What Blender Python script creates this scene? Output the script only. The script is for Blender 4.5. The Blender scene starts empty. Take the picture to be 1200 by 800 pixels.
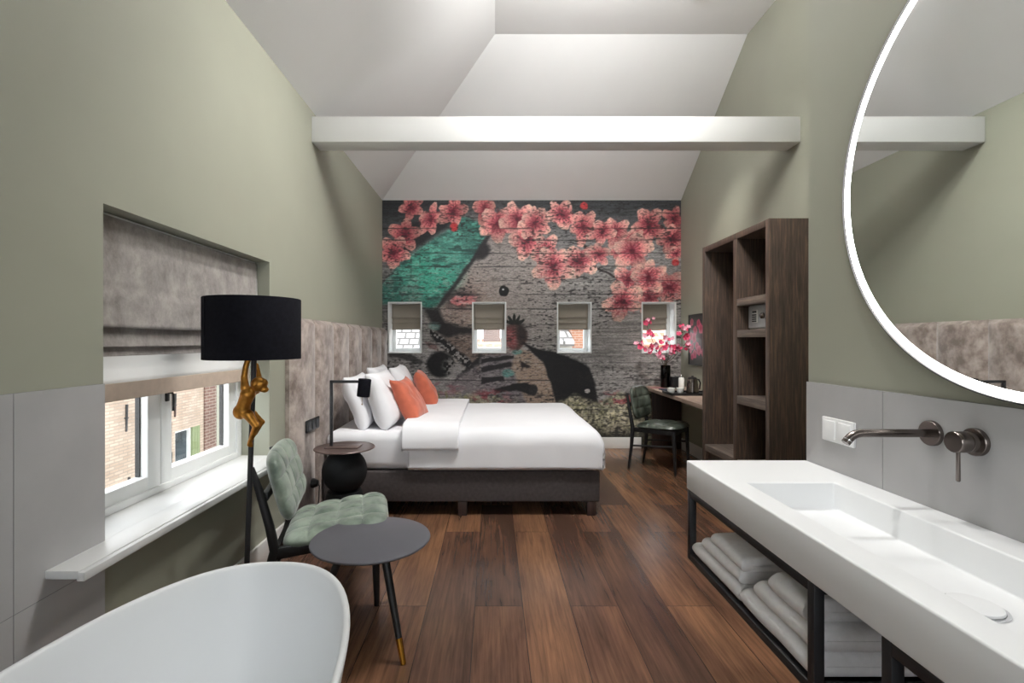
import bpy, bmesh, math, random
import numpy as np
from mathutils import Vector, Matrix, Euler, noise as mnoise

random.seed(7)
PI = math.pi
SC = bpy.context.scene
COL = SC.collection
CAMZ = 1.30
F = 578.0          # focal length in pixels of the 1200 px wide photograph
VX, VY = 578.0, 400.0


# ------------------------------------------------------------------ helpers
def lin(c):
    c = c / 255.0
    return c / 12.92 if c <= 0.04045 else ((c + 0.055) / 1.055) ** 2.4


def rgb(r, g, b):
    return (lin(r), lin(g), lin(b), 1.0)


def P(px, py, d):
    """world point seen at photo pixel px,py at depth d"""
    return Vector(((px - VX) * d / F, d, CAMZ + (VY - py) * d / F))


def material(name):
    m = bpy.data.materials.new(name)
    m.use_nodes = True
    nt = m.node_tree
    return m, nt, nt.nodes['Principled BSDF']


def simple(name, c, rough=0.5, metal=0.0, var=0.06, scale=12.0, bump=0.0, bscale=200.0, spec=0.5, stretch=(1, 1, 1), sheen=0.0, coat=0.0):
    """principled material with a procedural noise variation of its colour"""
    m, nt, b = material(name)
    N, L = nt.nodes, nt.links
    tc = N.new('ShaderNodeTexCoord')
    mp = N.new('ShaderNodeMapping')
    mp.inputs['Scale'].default_value = stretch
    L.new(tc.outputs['Object'], mp.inputs['Vector'])
    nz = N.new('ShaderNodeTexNoise')
    nz.inputs['Scale'].default_value = scale
    nz.inputs['Detail'].default_value = 5
    L.new(mp.outputs[0], nz.inputs['Vector'])
    rp = N.new('ShaderNodeValToRGB')
    rp.color_ramp.elements[0].position = 0.3
    rp.color_ramp.elements[1].position = 0.7
    rp.color_ramp.elements[0].color = tuple(x * (1 - var) for x in c[:3]) + (1,)
    rp.color_ramp.elements[1].color = tuple(min(1, x * (1 + var)) for x in c[:3]) + (1,)
    L.new(nz.outputs['Fac'], rp.inputs['Fac'])
    L.new(rp.outputs['Color'], b.inputs['Base Color'])
    b.inputs['Roughness'].default_value = rough
    b.inputs['Metallic'].default_value = metal
    b.inputs['Specular IOR Level'].default_value = spec
    b.inputs['Sheen Weight'].default_value = sheen
    b.inputs['Coat Weight'].default_value = coat
    if bump:
        n2 = N.new('ShaderNodeTexNoise')
        n2.inputs['Scale'].default_value = bscale
        n2.inputs['Detail'].default_value = 3
        L.new(mp.outputs[0], n2.inputs['Vector'])
        bp = N.new('ShaderNodeBump')
        bp.inputs['Strength'].default_value = bump
        bp.inputs['Distance'].default_value = 0.004
        L.new(n2.outputs['Fac'], bp.inputs['Height'])
        L.new(bp.outputs[0], b.inputs['Normal'])
    return m


def emit(name, c, strength):
    m, nt, b = material(name)
    b.inputs['Base Color'].default_value = c
    b.inputs['Emission Color'].default_value = c
    b.inputs['Emission Strength'].default_value = strength
    return m


def wood(name, dark, mid, light, rough=0.45, axis='Z', scale=1.0, contrast=1.0):
    m, nt, b = material(name)
    N, L = nt.nodes, nt.links
    tc = N.new('ShaderNodeTexCoord')
    mp = N.new('ShaderNodeMapping')
    s = {'X': (1.2, 22, 22), 'Y': (22, 1.2, 22), 'Z': (22, 22, 1.2)}[axis]
    mp.inputs['Scale'].default_value = tuple(v * scale for v in s)
    L.new(tc.outputs['Object'], mp.inputs['Vector'])
    nz = N.new('ShaderNodeTexNoise')
    nz.inputs['Scale'].default_value = 2.2
    nz.inputs['Detail'].default_value = 8
    nz.inputs['Roughness'].default_value = 0.65
    nz.inputs['Distortion'].default_value = 0.3
    L.new(mp.outputs[0], nz.inputs['Vector'])
    rp = N.new('ShaderNodeValToRGB')
    e = rp.color_ramp.elements
    e[0].position, e[0].color = 0.30, dark
    e[1].position, e[1].color = 0.72, light
    k = e.new(0.5)
    k.color = mid
    L.new(nz.outputs['Fac'], rp.inputs['Fac'])
    L.new(rp.outputs['Color'], b.inputs['Base Color'])
    b.inputs['Roughness'].default_value = rough
    bp = N.new('ShaderNodeBump')
    bp.inputs['Strength'].default_value = 0.15
    bp.inputs['Distance'].default_value = 0.003
    L.new(nz.outputs['Fac'], bp.inputs['Height'])
    L.new(bp.outputs[0], b.inputs['Normal'])
    return m


def link(name, bm, m, parent=None, smooth=True, angle=40, recalc=True):
    """one mesh object out of a bmesh; coordinates are world coordinates, moved into the parent's frame"""
    if recalc:
        bmesh.ops.recalc_face_normals(bm, faces=bm.faces[:])
    me = bpy.data.meshes.new(name)
    bm.to_mesh(me)
    bm.free()
    o = bpy.data.objects.new(name, me)
    COL.objects.link(o)
    for mm in (m if isinstance(m, (list, tuple)) else [m]):
        me.materials.append(mm)
    if smooth:
        for p in me.polygons:
            p.use_smooth = True
        me.set_sharp_from_angle(angle=math.radians(angle))
    if parent is not None:
        o.parent = parent
    return o


def centre(o):
    """put a lone mesh's origin at the middle of its base"""
    me = o.data
    n = len(me.vertices)
    a = np.empty(n * 3, dtype=np.float32)
    me.vertices.foreach_get('co', a)
    a = a.reshape(-1, 3)
    lo, hi = a.min(0), a.max(0)
    c = Vector(((lo[0] + hi[0]) / 2, (lo[1] + hi[1]) / 2, lo[2]))
    c = Vector([float(v) for v in c])
    me.transform(Matrix.Translation(-c))
    o.location = c
    return o


def tag(o, label, cat, group=None):
    o['label'] = label
    o['category'] = cat
    if group:
        o['group'] = group
    return o


def thing(name, label, cat, loc=(0, 0, 0), rz=0.0, group=None):
    o = bpy.data.objects.new(name, None)
    o.empty_display_size = 0.05
    COL.objects.link(o)
    o.location = loc
    o.rotation_euler = (0, 0, rz)
    return tag(o, label, cat, group)


def structure(o):
    o['kind'] = 'structure'
    return o


def BM():
    return bmesh.new()


def box(bm, x0, x1, y0, y1, z0, z1, bev=0.0, seg=2, M=None):
    r = bmesh.ops.create_cube(bm, size=1.0)
    vs = r['verts']
    for v in vs:
        v.co = Vector(((x0 + x1) / 2 + v.co.x * (x1 - x0), (y0 + y1) / 2 + v.co.y * (y1 - y0), (z0 + z1) / 2 + v.co.z * (z1 - z0)))
    geo = vs
    if bev > 0:
        es = list({e for v in vs for e in v.link_edges})
        r2 = bmesh.ops.bevel(bm, geom=es, offset=bev, segments=seg, profile=0.5, affect='EDGES', clamp_overlap=True)
        geo = list({v for f in r2['faces'] for v in f.verts} | {v for v in vs if v.is_valid})
    if M is not None:
        for v in geo:
            v.co = M @ v.co
    return geo


def tube(bm, pts, rad, n=12, cap=True):
    """sweep circles of the given radii along points"""
    pts = [Vector(p) for p in pts]
    k = len(pts)
    rads = rad if isinstance(rad, (list, tuple)) else [rad] * k
    rings = []
    ref = None
    for i, p in enumerate(pts):
        t = (pts[min(i + 1, k - 1)] - pts[max(i - 1, 0)]).normalized()
        if ref is None:
            a = Vector((0, 0, 1)) if abs(t.z) < 0.9 else Vector((1, 0, 0))
            ref = t.cross(a).normalized()
        else:
            ref = (ref - t * ref.dot(t)).normalized()
        b = t.cross(ref)
        rings.append([bm.verts.new(p + (ref * math.cos(2 * PI * j / n) + b * math.sin(2 * PI * j / n)) * rads[i]) for j in range(n)])
    for i in range(k - 1):
        for j in range(n):
            bm.faces.new((rings[i][j], rings[i][(j + 1) % n], rings[i + 1][(j + 1) % n], rings[i + 1][j]))
    if cap:
        bm.faces.new(rings[0][::-1])
        bm.faces.new(rings[-1])
    return rings


def lathe(bm, prof, c=(0, 0, 0), n=48, M=None):
    """revolve (radius, z) pairs round the vertical through c"""
    c = Vector(c)
    rings = []
    for r, z in prof:
        if r < 1e-6:
            v = Vector((0, 0, z))
            rings.append([bm.verts.new((M @ v if M else v) + c)])
        else:
            row = []
            for j in range(n):
                v = Vector((r * math.cos(2 * PI * j / n), r * math.sin(2 * PI * j / n), z))
                row.append(bm.verts.new((M @ v if M else v) + c))
            rings.append(row)
    for a, b in zip(rings[:-1], rings[1:]):
        for j in range(n):
            k = (j + 1) % n
            if len(a) == 1 and len(b) == 1:
                continue
            if len(a) == 1:
                bm.faces.new((a[0], b[k], b[j]))
            elif len(b) == 1:
                bm.faces.new((a[j], a[k], b[0]))
            else:
                bm.faces.new((a[j], a[k], b[k], b[j]))


def grid(bm, nu, nv, fn, closed_u=False):
    vs = [[bm.verts.new(fn(i / (nu if closed_u else nu - 1), j / (nv - 1))) for j in range(nv)] for i in range(nu)]
    for i in range(nu if closed_u else nu - 1):
        for j in range(nv - 1):
            a = (i + 1) % nu
            bm.faces.new((vs[i][j], vs[a][j], vs[a][j + 1], vs[i][j + 1]))
    return vs


def nz3(x, y, z, s):
    return mnoise.noise(Vector((x * s, y * s, z * s)))


def solidify(o, t, offset=-1):
    md = o.modifiers.new('thickness', 'SOLIDIFY')
    md.thickness = t
    md.offset = offset
    return o


# ------------------------------------------------------------------ materials
M_green = simple('sage_green_paint', rgb(154, 155, 140), 0.55, var=0.02, scale=3, bump=0.03, bscale=300)
M_white = simple('white_paint', rgb(236, 236, 236), 0.7, var=0.01, scale=3)
M_beam = simple('white_lacquered_beam', rgb(216, 216, 215), 0.5, var=0.01, scale=3)
M_trim = simple('white_gloss_trim', rgb(226, 225, 222), 0.4, var=0.01, scale=3)
M_sash = simple('white_window_lacquer', rgb(236, 238, 238), 0.35, var=0.01, scale=3)
M_solid = simple('white_solid_surface', rgb(238, 239, 240), 0.38, var=0.008, scale=4)
M_tub = simple('white_matt_tub', rgb(232, 234, 236), 0.42, var=0.008, scale=4)
M_black = simple('black_powder_coat', rgb(30, 30, 33), 0.5, var=0.1, scale=30)
M_blackwood = simple('black_stained_wood', rgb(28, 28, 30), 0.45, var=0.2, scale=8, stretch=(6, 6, 1))
M_shade = simple('black_velvet_shade', rgb(24, 24, 30), 0.95, var=0.2, scale=60, bump=0.2, bscale=700, spec=0.1)
M_topgrey = simple('matt_anthracite_top', rgb(86, 86, 93), 0.42, var=0.04, scale=10)
M_brass = simple('polished_brass', rgb(205, 150, 60), 0.25, metal=1.0, var=0.1, scale=20)
M_gold = simple('aged_gold_leaf', rgb(176, 122, 52), 0.38, metal=0.9, var=0.35, scale=26, bump=0.5, bscale=90)
M_darkmet = simple('gunmetal', rgb(120, 112, 108), 0.25, metal=1.0, var=0.08, scale=20)
M_chrome = simple('chrome', rgb(225, 225, 228), 0.1, metal=1.0, var=0.02)
M_steel = simple('grey_safe_enamel', rgb(176, 177, 178), 0.35, metal=0.2, var=0.05)
M_linen = simple('white_bed_linen', rgb(236, 236, 240), 0.85, var=0.015, scale=6, bump=0.06, bscale=500, spec=0.2)
M_duvet = simple('white_cotton_duvet', rgb(238, 238, 242), 0.85, var=0.012, scale=5, bump=0.05, bscale=400, spec=0.2)
M_orange = simple('coral_velvet', rgb(190, 100, 76), 0.8, var=0.14, scale=14, bump=0.15, bscale=400, spec=0.25, sheen=0.3)
M_box = simple('charcoal_upholstery', rgb(84, 78, 78), 0.95, var=0.16, scale=40, bump=0.3, bscale=500, spec=0.15)
M_towel = simple('white_terry', rgb(240, 239, 240), 0.95, var=0.04, scale=60, bump=0.6, bscale=520, spec=0.1)
M_plug = simple('black_plastic', rgb(22, 22, 24), 0.35, var=0.1)
M_plastic = simple('white_plastic', rgb(240, 240, 240), 0.3, var=0.01)
M_darkbrown = simple('dark_bronze_top', rgb(92, 74, 70), 0.28, var=0.1, scale=20, metal=0.3)
M_soot = simple('matt_black_sphere', rgb(24, 25, 27), 0.7, var=0.1, spec=0.25)
M_stem = simple('brown_stem', rgb(74, 62, 48), 0.7, var=0.2, scale=40)
M_petal = simple('crimson_petal', rgb(226, 88, 126), 0.6, var=0.25, scale=40)
M_petal2 = simple('rose_petal', rgb(246, 178, 196), 0.6, var=0.25, scale=40)
M_china = simple('white_china', rgb(235, 234, 230), 0.2, var=0.01)
M_led = emit('led_strip', (1.0, 0.98, 0.95, 1), 6.0)


def velvet(name, base, light, rough=0.55, scale=9, spec=0.3, stretch=(1, 1, 1), sheen=0.4, pos=(0.35, 0.7), fine=0.25):
    m, nt, b = material(name)
    N, L = nt.nodes, nt.links
    tc = N.new('ShaderNodeTexCoord')
    mp = N.new('ShaderNodeMapping')
    mp.inputs['Scale'].default_value = stretch
    L.new(tc.outputs['Object'], mp.inputs['Vector'])
    n1 = N.new('ShaderNodeTexNoise')
    n1.inputs['Scale'].default_value = scale
    n1.inputs['Detail'].default_value = 9
    n1.inputs['Roughness'].default_value = 0.5 + fine
    n1.inputs['Distortion'].default_value = 0.15
    L.new(mp.outputs[0], n1.inputs['Vector'])
    rp = N.new('ShaderNodeValToRGB')
    rp.color_ramp.elements[0].position, rp.color_ramp.elements[0].color = pos[0], base
    rp.color_ramp.elements[1].position, rp.color_ramp.elements[1].color = pos[1], light
    L.new(n1.outputs['Fac'], rp.inputs['Fac'])
    L.new(rp.outputs['Color'], b.inputs['Base Color'])
    b.inputs['Roughness'].default_value = rough
    b.inputs['Specular IOR Level'].default_value = spec
    b.inputs['Sheen Weight'].default_value = sheen
    return m


M_velvet = velvet('taupe_crushed_velvet', rgb(118, 104, 97), rgb(184, 171, 163), 0.6, 9, stretch=(1, 1, 0.75), pos=(0.38, 0.64), fine=0.18)
M_blindgrey = velvet('grey_velvet_blind', rgb(112, 106, 103), rgb(168, 161, 156), 0.7, 9, spec=0.2, stretch=(1, 1, 0.8), pos=(0.34, 0.66))
M_sage = velvet('sage_green_velvet', rgb(76, 90, 80), rgb(150, 163, 148), 0.42, 9, pos=(0.34, 0.66), fine=0.05)
M_leather = velvet('dark_green_leather', rgb(44, 50, 44), rgb(96, 104, 94), 0.28, 9, spec=0.6, sheen=0.0, fine=0.0)
M_wardrobe = wood('dark_stained_oak', rgb(50, 42, 38), rgb(76, 63, 55), rgb(116, 92, 74), 0.45, 'Z', 1.9)
M_shelfoak = wood('dark_oak_edge', rgb(66, 58, 54), rgb(96, 85, 77), rgb(132, 116, 102), 0.5, 'Y', 1.1)
M_desk = wood('grey_brown_oak', rgb(128, 108, 96), rgb(158, 138, 124), rgb(186, 166, 150), 0.5, 'Y', 1.0)
M_deskdark = wood('dark_brown_panel', rgb(42, 30, 27), rgb(56, 40, 35), rgb(72, 52, 45), 0.5, 'Z', 1.0)
M_footwood = wood('dark_bed_foot', rgb(40, 28, 25), rgb(56, 38, 33), rgb(70, 48, 40), 0.5, 'Z')


def floor_mat():
    m, nt, b = material('brown_oak_planks')
    N, L = nt.nodes, nt.links
    tc = N.new('ShaderNodeTexCoord')
    mp = N.new('ShaderNodeMapping')
    mp.inputs['Rotation'].default_value = (0, 0, PI / 2)
    mp.inputs['Location'].default_value = (0.37, 0.09, 0)
    L.new(tc.outputs['Object'], mp.inputs['Vector'])
    br = N.new('ShaderNodeTexBrick')
    br.offset = 0.37
    br.offset_frequency = 2
    br.inputs['Scale'].default_value = 1.0
    br.inputs['Brick Width'].default_value = 1.5
    br.inputs['Row Height'].default_value = 0.235
    br.inputs['Mortar Size'].default_value = 0.0016
    br.inputs['Mortar Smooth'].default_value = 0.2
    br.inputs['Bias'].default_value = 0.0
    br.inputs['Color1'].default_value = (0, 0, 0, 1)
    br.inputs['Color2'].default_value = (1, 1, 1, 1)
    br.inputs['Mortar'].default_value = (0.5, 0.5, 0.5, 1)
    L.new(mp.outputs[0], br.inputs['Vector'])
    ramp = N.new('ShaderNodeValToRGB')
    e = ramp.color_ramp.elements
    e[0].position, e[0].color = 0.0, rgb(92, 68, 56)
    e[1].position, e[1].color = 1.0, rgb(134, 99, 75)
    k = e.new(0.35)
    k.color = rgb(108, 79, 64)
    k = e.new(0.7)
    k.color = rgb(121, 88, 67)
    L.new(br.outputs['Color'], ramp.inputs['Fac'])
    # grain stretched along the planks
    mp2 = N.new('ShaderNodeMapping')
    mp2.inputs['Scale'].default_value = (34, 1.6, 34)
    L.new(tc.outputs['Object'], mp2.inputs['Vector'])
    # shift the grain from plank to plank
    add = N.new('ShaderNodeVectorMath')
    add.operation = 'MULTIPLY_ADD'
    L.new(br.outputs['Color'], add.inputs[0])
    add.inputs[1].default_value = (17, 31, 5)
    L.new(mp2.outputs[0], add.inputs[2])
    n1 = N.new('ShaderNodeTexNoise')
    n1.inputs['Scale'].default_value = 1.6
    n1.inputs['Detail'].default_value = 9
    n1.inputs['Roughness'].default_value = 0.68
    n1.inputs['Distortion'].default_value = 0.5
    L.new(add.outputs[0], n1.inputs['Vector'])
    g = N.new('ShaderNodeValToRGB')
    g.color_ramp.elements[0].position, g.color_ramp.elements[0].color = 0.3, (0.5, 0.5, 0.51, 1)
    g.color_ramp.elements[1].position, g.color_ramp.elements[1].color = 0.68, (1.22, 1.2, 1.18, 1)
    # broad smoky patches along the boards
    mp3 = N.new('ShaderNodeMapping')
    mp3.inputs['Scale'].default_value = (5.0, 1.1, 5)
    L.new(tc.outputs['Object'], mp3.inputs['Vector'])
    n3 = N.new('ShaderNodeTexNoise')
    n3.inputs['Scale'].default_value = 1.0
    n3.inputs['Detail'].default_value = 3
    L.new(mp3.outputs[0], n3.inputs['Vector'])
    g3 = N.new('ShaderNodeValToRGB')
    g3.color_ramp.elements[0].position, g3.color_ramp.elements[0].color = 0.36, (0.60, 0.60, 0.64, 1)
    g3.color_ramp.elements[1].position, g3.color_ramp.elements[1].color = 0.64, (1.15, 1.12, 1.06, 1)
    L.new(n3.outputs['Fac'], g3.inputs['Fac'])
    m3 = N.new('ShaderNodeMix')
    m3.data_type = 'RGBA'
    m3.blend_type = 'MULTIPLY'
    m3.inputs[0].default_value = 1.0
    L.new(ramp.outputs['Color'], m3.inputs[6])
    L.new(g3.outputs['Color'], m3.inputs[7])
    L.new(n1.outputs['Fac'], g.inputs['Fac'])
    mx = N.new('ShaderNodeMix')
    mx.data_type = 'RGBA'
    mx.blend_type = 'MULTIPLY'
    mx.inputs[0].default_value = 1.0
    L.new(m3.outputs[2], mx.inputs[6])
    L.new(g.outputs['Color'], mx.inputs[7])
    mz = N.new('ShaderNodeMix')
    mz.data_type = 'RGBA'
    L.new(br.outputs['Fac'], mz.inputs[0])
    L.new(mx.outputs[2], mz.inputs[6])
    mz.inputs[7].default_value = rgb(38, 26, 22)
    L.new(mz.outputs[2], b.inputs['Base Color'])
    b.inputs['Roughness'].default_value = 0.25
    b.inputs['Specular IOR Level'].default_value = 0.5
    bp = N.new('ShaderNodeBump')
    bp.inputs['Strength'].default_value = 0.22
    bp.inputs['Distance'].default_value = 0.004
    L.new(n1.outputs['Fac'], bp.inputs['Height'])
    L.new(bp.outputs[0], b.inputs['Normal'])
    return m


M_floor = floor_mat()
M_tile = simple('grey_stone_tile', rgb(172, 171, 171), 0.5, var=0.06, scale=5, bump=0.05, bscale=60)
M_joint = simple('grey_grout', rgb(120, 119, 120), 0.9, var=0.05)


def glass_mat(name, tint=(1, 1, 1, 1), refl=0.08):
    m = bpy.data.materials.new(name)
    m.use_nodes = True
    nt = m.node_tree
    N, L = nt.nodes, nt.links
    for n in list(N):
        if n.type != 'OUTPUT_MATERIAL':
            N.remove(n)
    tr = N.new('ShaderNodeBsdfTransparent')
    tr.inputs['Color'].default_value = tint
    gl = N.new('ShaderNodeBsdfGlossy')
    gl.inputs['Roughness'].default_value = 0.02
    lw = N.new('ShaderNodeLayerWeight')
    pw = N.new('ShaderNodeMath')
    pw.operation = 'POWER'
    pw.inputs[1].default_value = 5.0
    L.new(lw.outputs['Facing'], pw.inputs[0])
    fr = N.new('ShaderNodeMath')
    fr.operation = 'MULTIPLY_ADD'
    L.new(pw.outputs[0], fr.inputs[0])
    fr.inputs[1].default_value = 0.5
    fr.inputs[2].default_value = 0.03
    mx = N.new('ShaderNodeMixShader')
    L.new(fr.outputs[0], mx.inputs[0])
    L.new(tr.outputs[0], mx.inputs[1])
    L.new(gl.outputs[0], mx.inputs[2])
    L.new(mx.outputs[0], N['Material Output'].inputs['Surface'])
    return m


M_glass = glass_mat('clear_glass')
M_smoke = glass_mat('smoked_glass', (0.12, 0.13, 0.12, 1))


def mirror_mat(name, c):
    m, nt, b = material(name)
    b.inputs['Base Color'].default_value = c
    b.inputs['Metallic'].default_value = 1.0
    b.inputs['Roughness'].default_value = 0.015
    return m


M_mirror = mirror_mat('silvered_mirror', (0.86, 0.88, 0.87, 1))


def sheer_mat():
    m = bpy.data.materials.new('sheer_white_linen')
    m.use_nodes = True
    nt = m.node_tree
    N, L = nt.nodes, nt.links
    b = N['Principled BSDF']
    b.inputs['Base Color'].default_value = rgb(230, 230, 229)
    b.inputs['Roughness'].default_value = 0.9
    tl = N.new('ShaderNodeBsdfTranslucent')
    tl.inputs['Color'].default_value = rgb(230, 230, 229)
    mx = N.new('ShaderNodeMixShader')
    mx.inputs[0].default_value = 0.6
    L.new(b.outputs[0], mx.inputs[1])
    L.new(tl.outputs[0], mx.inputs[2])
    L.new(mx.outputs[0], N['Material Output'].inputs['Surface'])
    return m


M_sheer = sheer_mat()
M_taupe = sheer_mat()
M_taupe.name = 'taupe_linen_blind'
M_taupe.node_tree.nodes['Principled BSDF'].inputs['Base Color'].default_value = rgb(166, 158, 146)
for n_ in M_taupe.node_tree.nodes:
    if n_.type == 'BSDF_TRANSLUCENT':
        n_.inputs['Color'].default_value = rgb(150, 140, 126)
    if n_.type == 'MIX_SHADER':
        n_.inputs[0].default_value = 0.18
M_hem = simple('beige_hem', rgb(196, 178, 162), 0.9, var=0.06, scale=30)


def brick_mat(name, c1, c2, mortar, bw=0.21, rh=0.065):
    m, nt, b = material(name)
    N, L = nt.nodes, nt.links
    tc = N.new('ShaderNodeTexCoord')
    sp = N.new('ShaderNodeSeparateXYZ')
    L.new(tc.outputs['Object'], sp.inputs[0])
    cb = N.new('ShaderNodeCombineXYZ')
    ad = N.new('ShaderNodeMath')
    ad.operation = 'ADD'
    L.new(sp.outputs['X'], ad.inputs[0])
    L.new(sp.outputs['Y'], ad.inputs[1])
    L.new(ad.outputs[0], cb.inputs['X'])
    L.new(sp.outputs['Z'], cb.inputs['Y'])
    br = N.new('ShaderNodeTexBrick')
    br.inputs['Scale'].default_value = 1.0
    br.inputs['Brick Width'].default_value = bw
    br.inputs['Row Height'].default_value = rh
    br.inputs['Mortar Size'].default_value = 0.009
    br.inputs['Color1'].default_value = c1
    br.inputs['Color2'].default_value = c2
    br.inputs['Mortar'].default_value = mortar
    L.new(cb.outputs[0], br.inputs['Vector'])
    nz = N.new('ShaderNodeTexNoise')
    nz.inputs['Scale'].default_value = 1.3
    nz.inputs['Detail'].default_value = 6
    L.new(tc.outputs['Object'], nz.inputs['Vector'])
    rp = N.new('ShaderNodeValToRGB')
    rp.color_ramp.elements[0].position, rp.color_ramp.elements[0].color = 0.3, (0.8, 0.78, 0.76, 1)
    rp.color_ramp.elements[1].position, rp.color_ramp.elements[1].color = 0.7, (1.1, 1.1, 1.1, 1)
    L.new(nz.outputs['Fac'], rp.inputs['Fac'])
    mx = N.new('ShaderNodeMix')
    mx.data_type = 'RGBA'
    mx.blend_type = 'MULTIPLY'
    mx.inputs[0].default_value = 1.0
    L.new(br.outputs['Color'], mx.inputs[6])
    L.new(rp.outputs['Color'], mx.inputs[7])
    L.new(mx.outputs[2], b.inputs['Base Color'])
    b.inputs['Roughness'].default_value = 0.9
    return m


M_brick = brick_mat('pale_old_brick', rgb(178, 162, 146), rgb(158, 140, 124), rgb(146, 134, 122), 0.19, 0.052)
M_brickred = brick_mat('red_brown_brick', rgb(106, 76, 66), rgb(90, 62, 56), rgb(134, 124, 114))
M_brickpink = brick_mat('orange_brick', rgb(164, 118, 94), rgb(150, 104, 82), rgb(170, 152, 140))
M_shutter = simple('green_shutter_paint', rgb(108, 120, 84), 0.6, var=0.06, scale=20)
M_darkpane = simple('dark_pane', rgb(46, 56, 62), 0.15, var=0.3, scale=4)
M_iron = simple('black_iron', rgb(28, 28, 28), 0.6, var=0.2)
M_render = simple('cream_render', rgb(170, 167, 160), 0.9, var=0.05)


def roof_mat(name, c1, c2, mortar, w, h):
    m, nt, b = material(name)
    N, L = nt.nodes, nt.links
    tc = N.new('ShaderNodeTexCoord')
    sp = N.new('ShaderNodeSeparateXYZ')
    L.new(tc.outputs['Object'], sp.inputs[0])
    cb = N.new('ShaderNodeCombineXYZ')
    L.new(sp.outputs['X'], cb.inputs['X'])
    L.new(sp.outputs['Z'], cb.inputs['Y'])
    br = N.new('ShaderNodeTexBrick')
    br.inputs['Scale'].default_value = 1.0
    br.inputs['Brick Width'].default_value = w
    br.inputs['Row Height'].default_value = h
    br.inputs['Mortar Size'].default_value = 0.03
    br.inputs['Color1'].default_value = c1
    br.inputs['Color2'].default_value = c2
    br.inputs['Mortar'].default_value = mortar
    L.new(cb.outputs[0], br.inputs['Vector'])
    L.new(br.outputs['Color'], b.inputs['Base Color'])
    b.inputs['Roughness'].default_value = 0.85
    return m


M_roofred = roof_mat('orange_roof_tiles', rgb(160, 112, 88), rgb(146, 98, 76), rgb(168, 146, 134), 0.30, 0.16)
M_roofpale = roof_mat('pale_roof_tiles', rgb(172, 170, 168), rgb(158, 155, 154), rgb(88, 86, 84), 0.32, 0.2)

# ------------------------------------------------------------------ the room's measures
XL, XR = -1.352, 2.288      # left and right wall
XN = 1.175                  # near right wall (washbasin wall)
YN = 1.838                  # where it ends
YF = 6.010                  # far wall
YB = -2.0                   # back wall
ZE = 3.02                   # eaves
ZT, XT, YT = 4.064, 0.015, 4.438   # flat ceiling height, its left edge, its far edge
WY0, WY1, WZ0, WZ1 = 1.71, 2.98, 0.612, 1.779   # left window opening

# floor
bm = BM()
box(bm, XL - 0.3, XR + 0.2, YB - 0.2, YF + 0.3, -0.12, 0.0)
structure(link('floor', bm, M_floor, smooth=False))

# left wall with its window opening
bm = BM()
xa, xb = XL - 0.32, XL
box(bm, xa, xb, YB, WY0, 0, ZE)
box(bm, xa, xb, WY1, YF + 0.3, 0, ZE)
box(bm, xa, xb, WY0, WY1, 0, WZ0 - 0.025)
box(bm, xa, xb, WY0, WY1, WZ1, ZE)
structure(link('wall_left', bm, M_green, smooth=False))

bm = BM()
box(bm, XR, XR + 0.2, YN - 0.3, YF + 0.3, 0, ZT + 0.05)
structure(link('wall_right', bm, M_green, smooth=False))
bm = BM()
box(bm, XN, XR, YB, YN, 0, ZT + 0.05)
structure(link('wall_near', bm, M_green, smooth=False))

# back wall; its wide opening behind the camera is added to let light in
bm = BM()
BX0, BX1, BZ0, BZ1 = -1.05, 0.95, 0.9, 2.5
box(bm, XL - 0.32, BX0, YB - 0.2, YB, 0, ZT + 0.05)
box(bm, BX1, XR, YB - 0.2, YB, 0, ZT + 0.05)
box(bm, BX0, BX1, YB - 0.2, YB, 0, BZ0)
box(bm, BX0, BX1, YB - 0.2, YB, BZ1, ZT + 0.05)
structure(link('wall_back', bm, M_green, smooth=False))

# ceiling
bm = BM()


def poly(bm, pts):
    return bm.faces.new([bm.verts.new(p) for p in pts])


def slab(bm, pts, up=0.12):
    lo = [bm.verts.new(p) for p in pts]
    hi = [bm.verts.new(Vector(p) + Vector((0, 0, up))) for p in pts]
    n = len(pts)
    bm.faces.new(lo)
    bm.faces.new(hi[::-1])
    for i in range(n):
        bm.faces.new((lo[i], hi[i], hi[(i + 1) % n], lo[(i + 1) % n]))


slab(bm, [(XL, YB, ZE), (XT, YB, ZT), (XT, YT, ZT), (XL, YF, ZE)])
slab(bm, [(XL, YF, ZE), (XT, YT, ZT), (XR, YT, ZT), (XR, YF, ZE)])
slab(bm, [(XT, YB, ZT), (XR, YB, ZT), (XR, YT, ZT), (XT, YT, ZT)])
structure(link('ceiling', bm, M_white, smooth=False))

# tie beam
bm = BM()
box(bm, XL, XR, 3.67, 3.845, 2.785, 2.975, 0.004)
structure(link('ceiling_beam', bm, M_beam))


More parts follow.
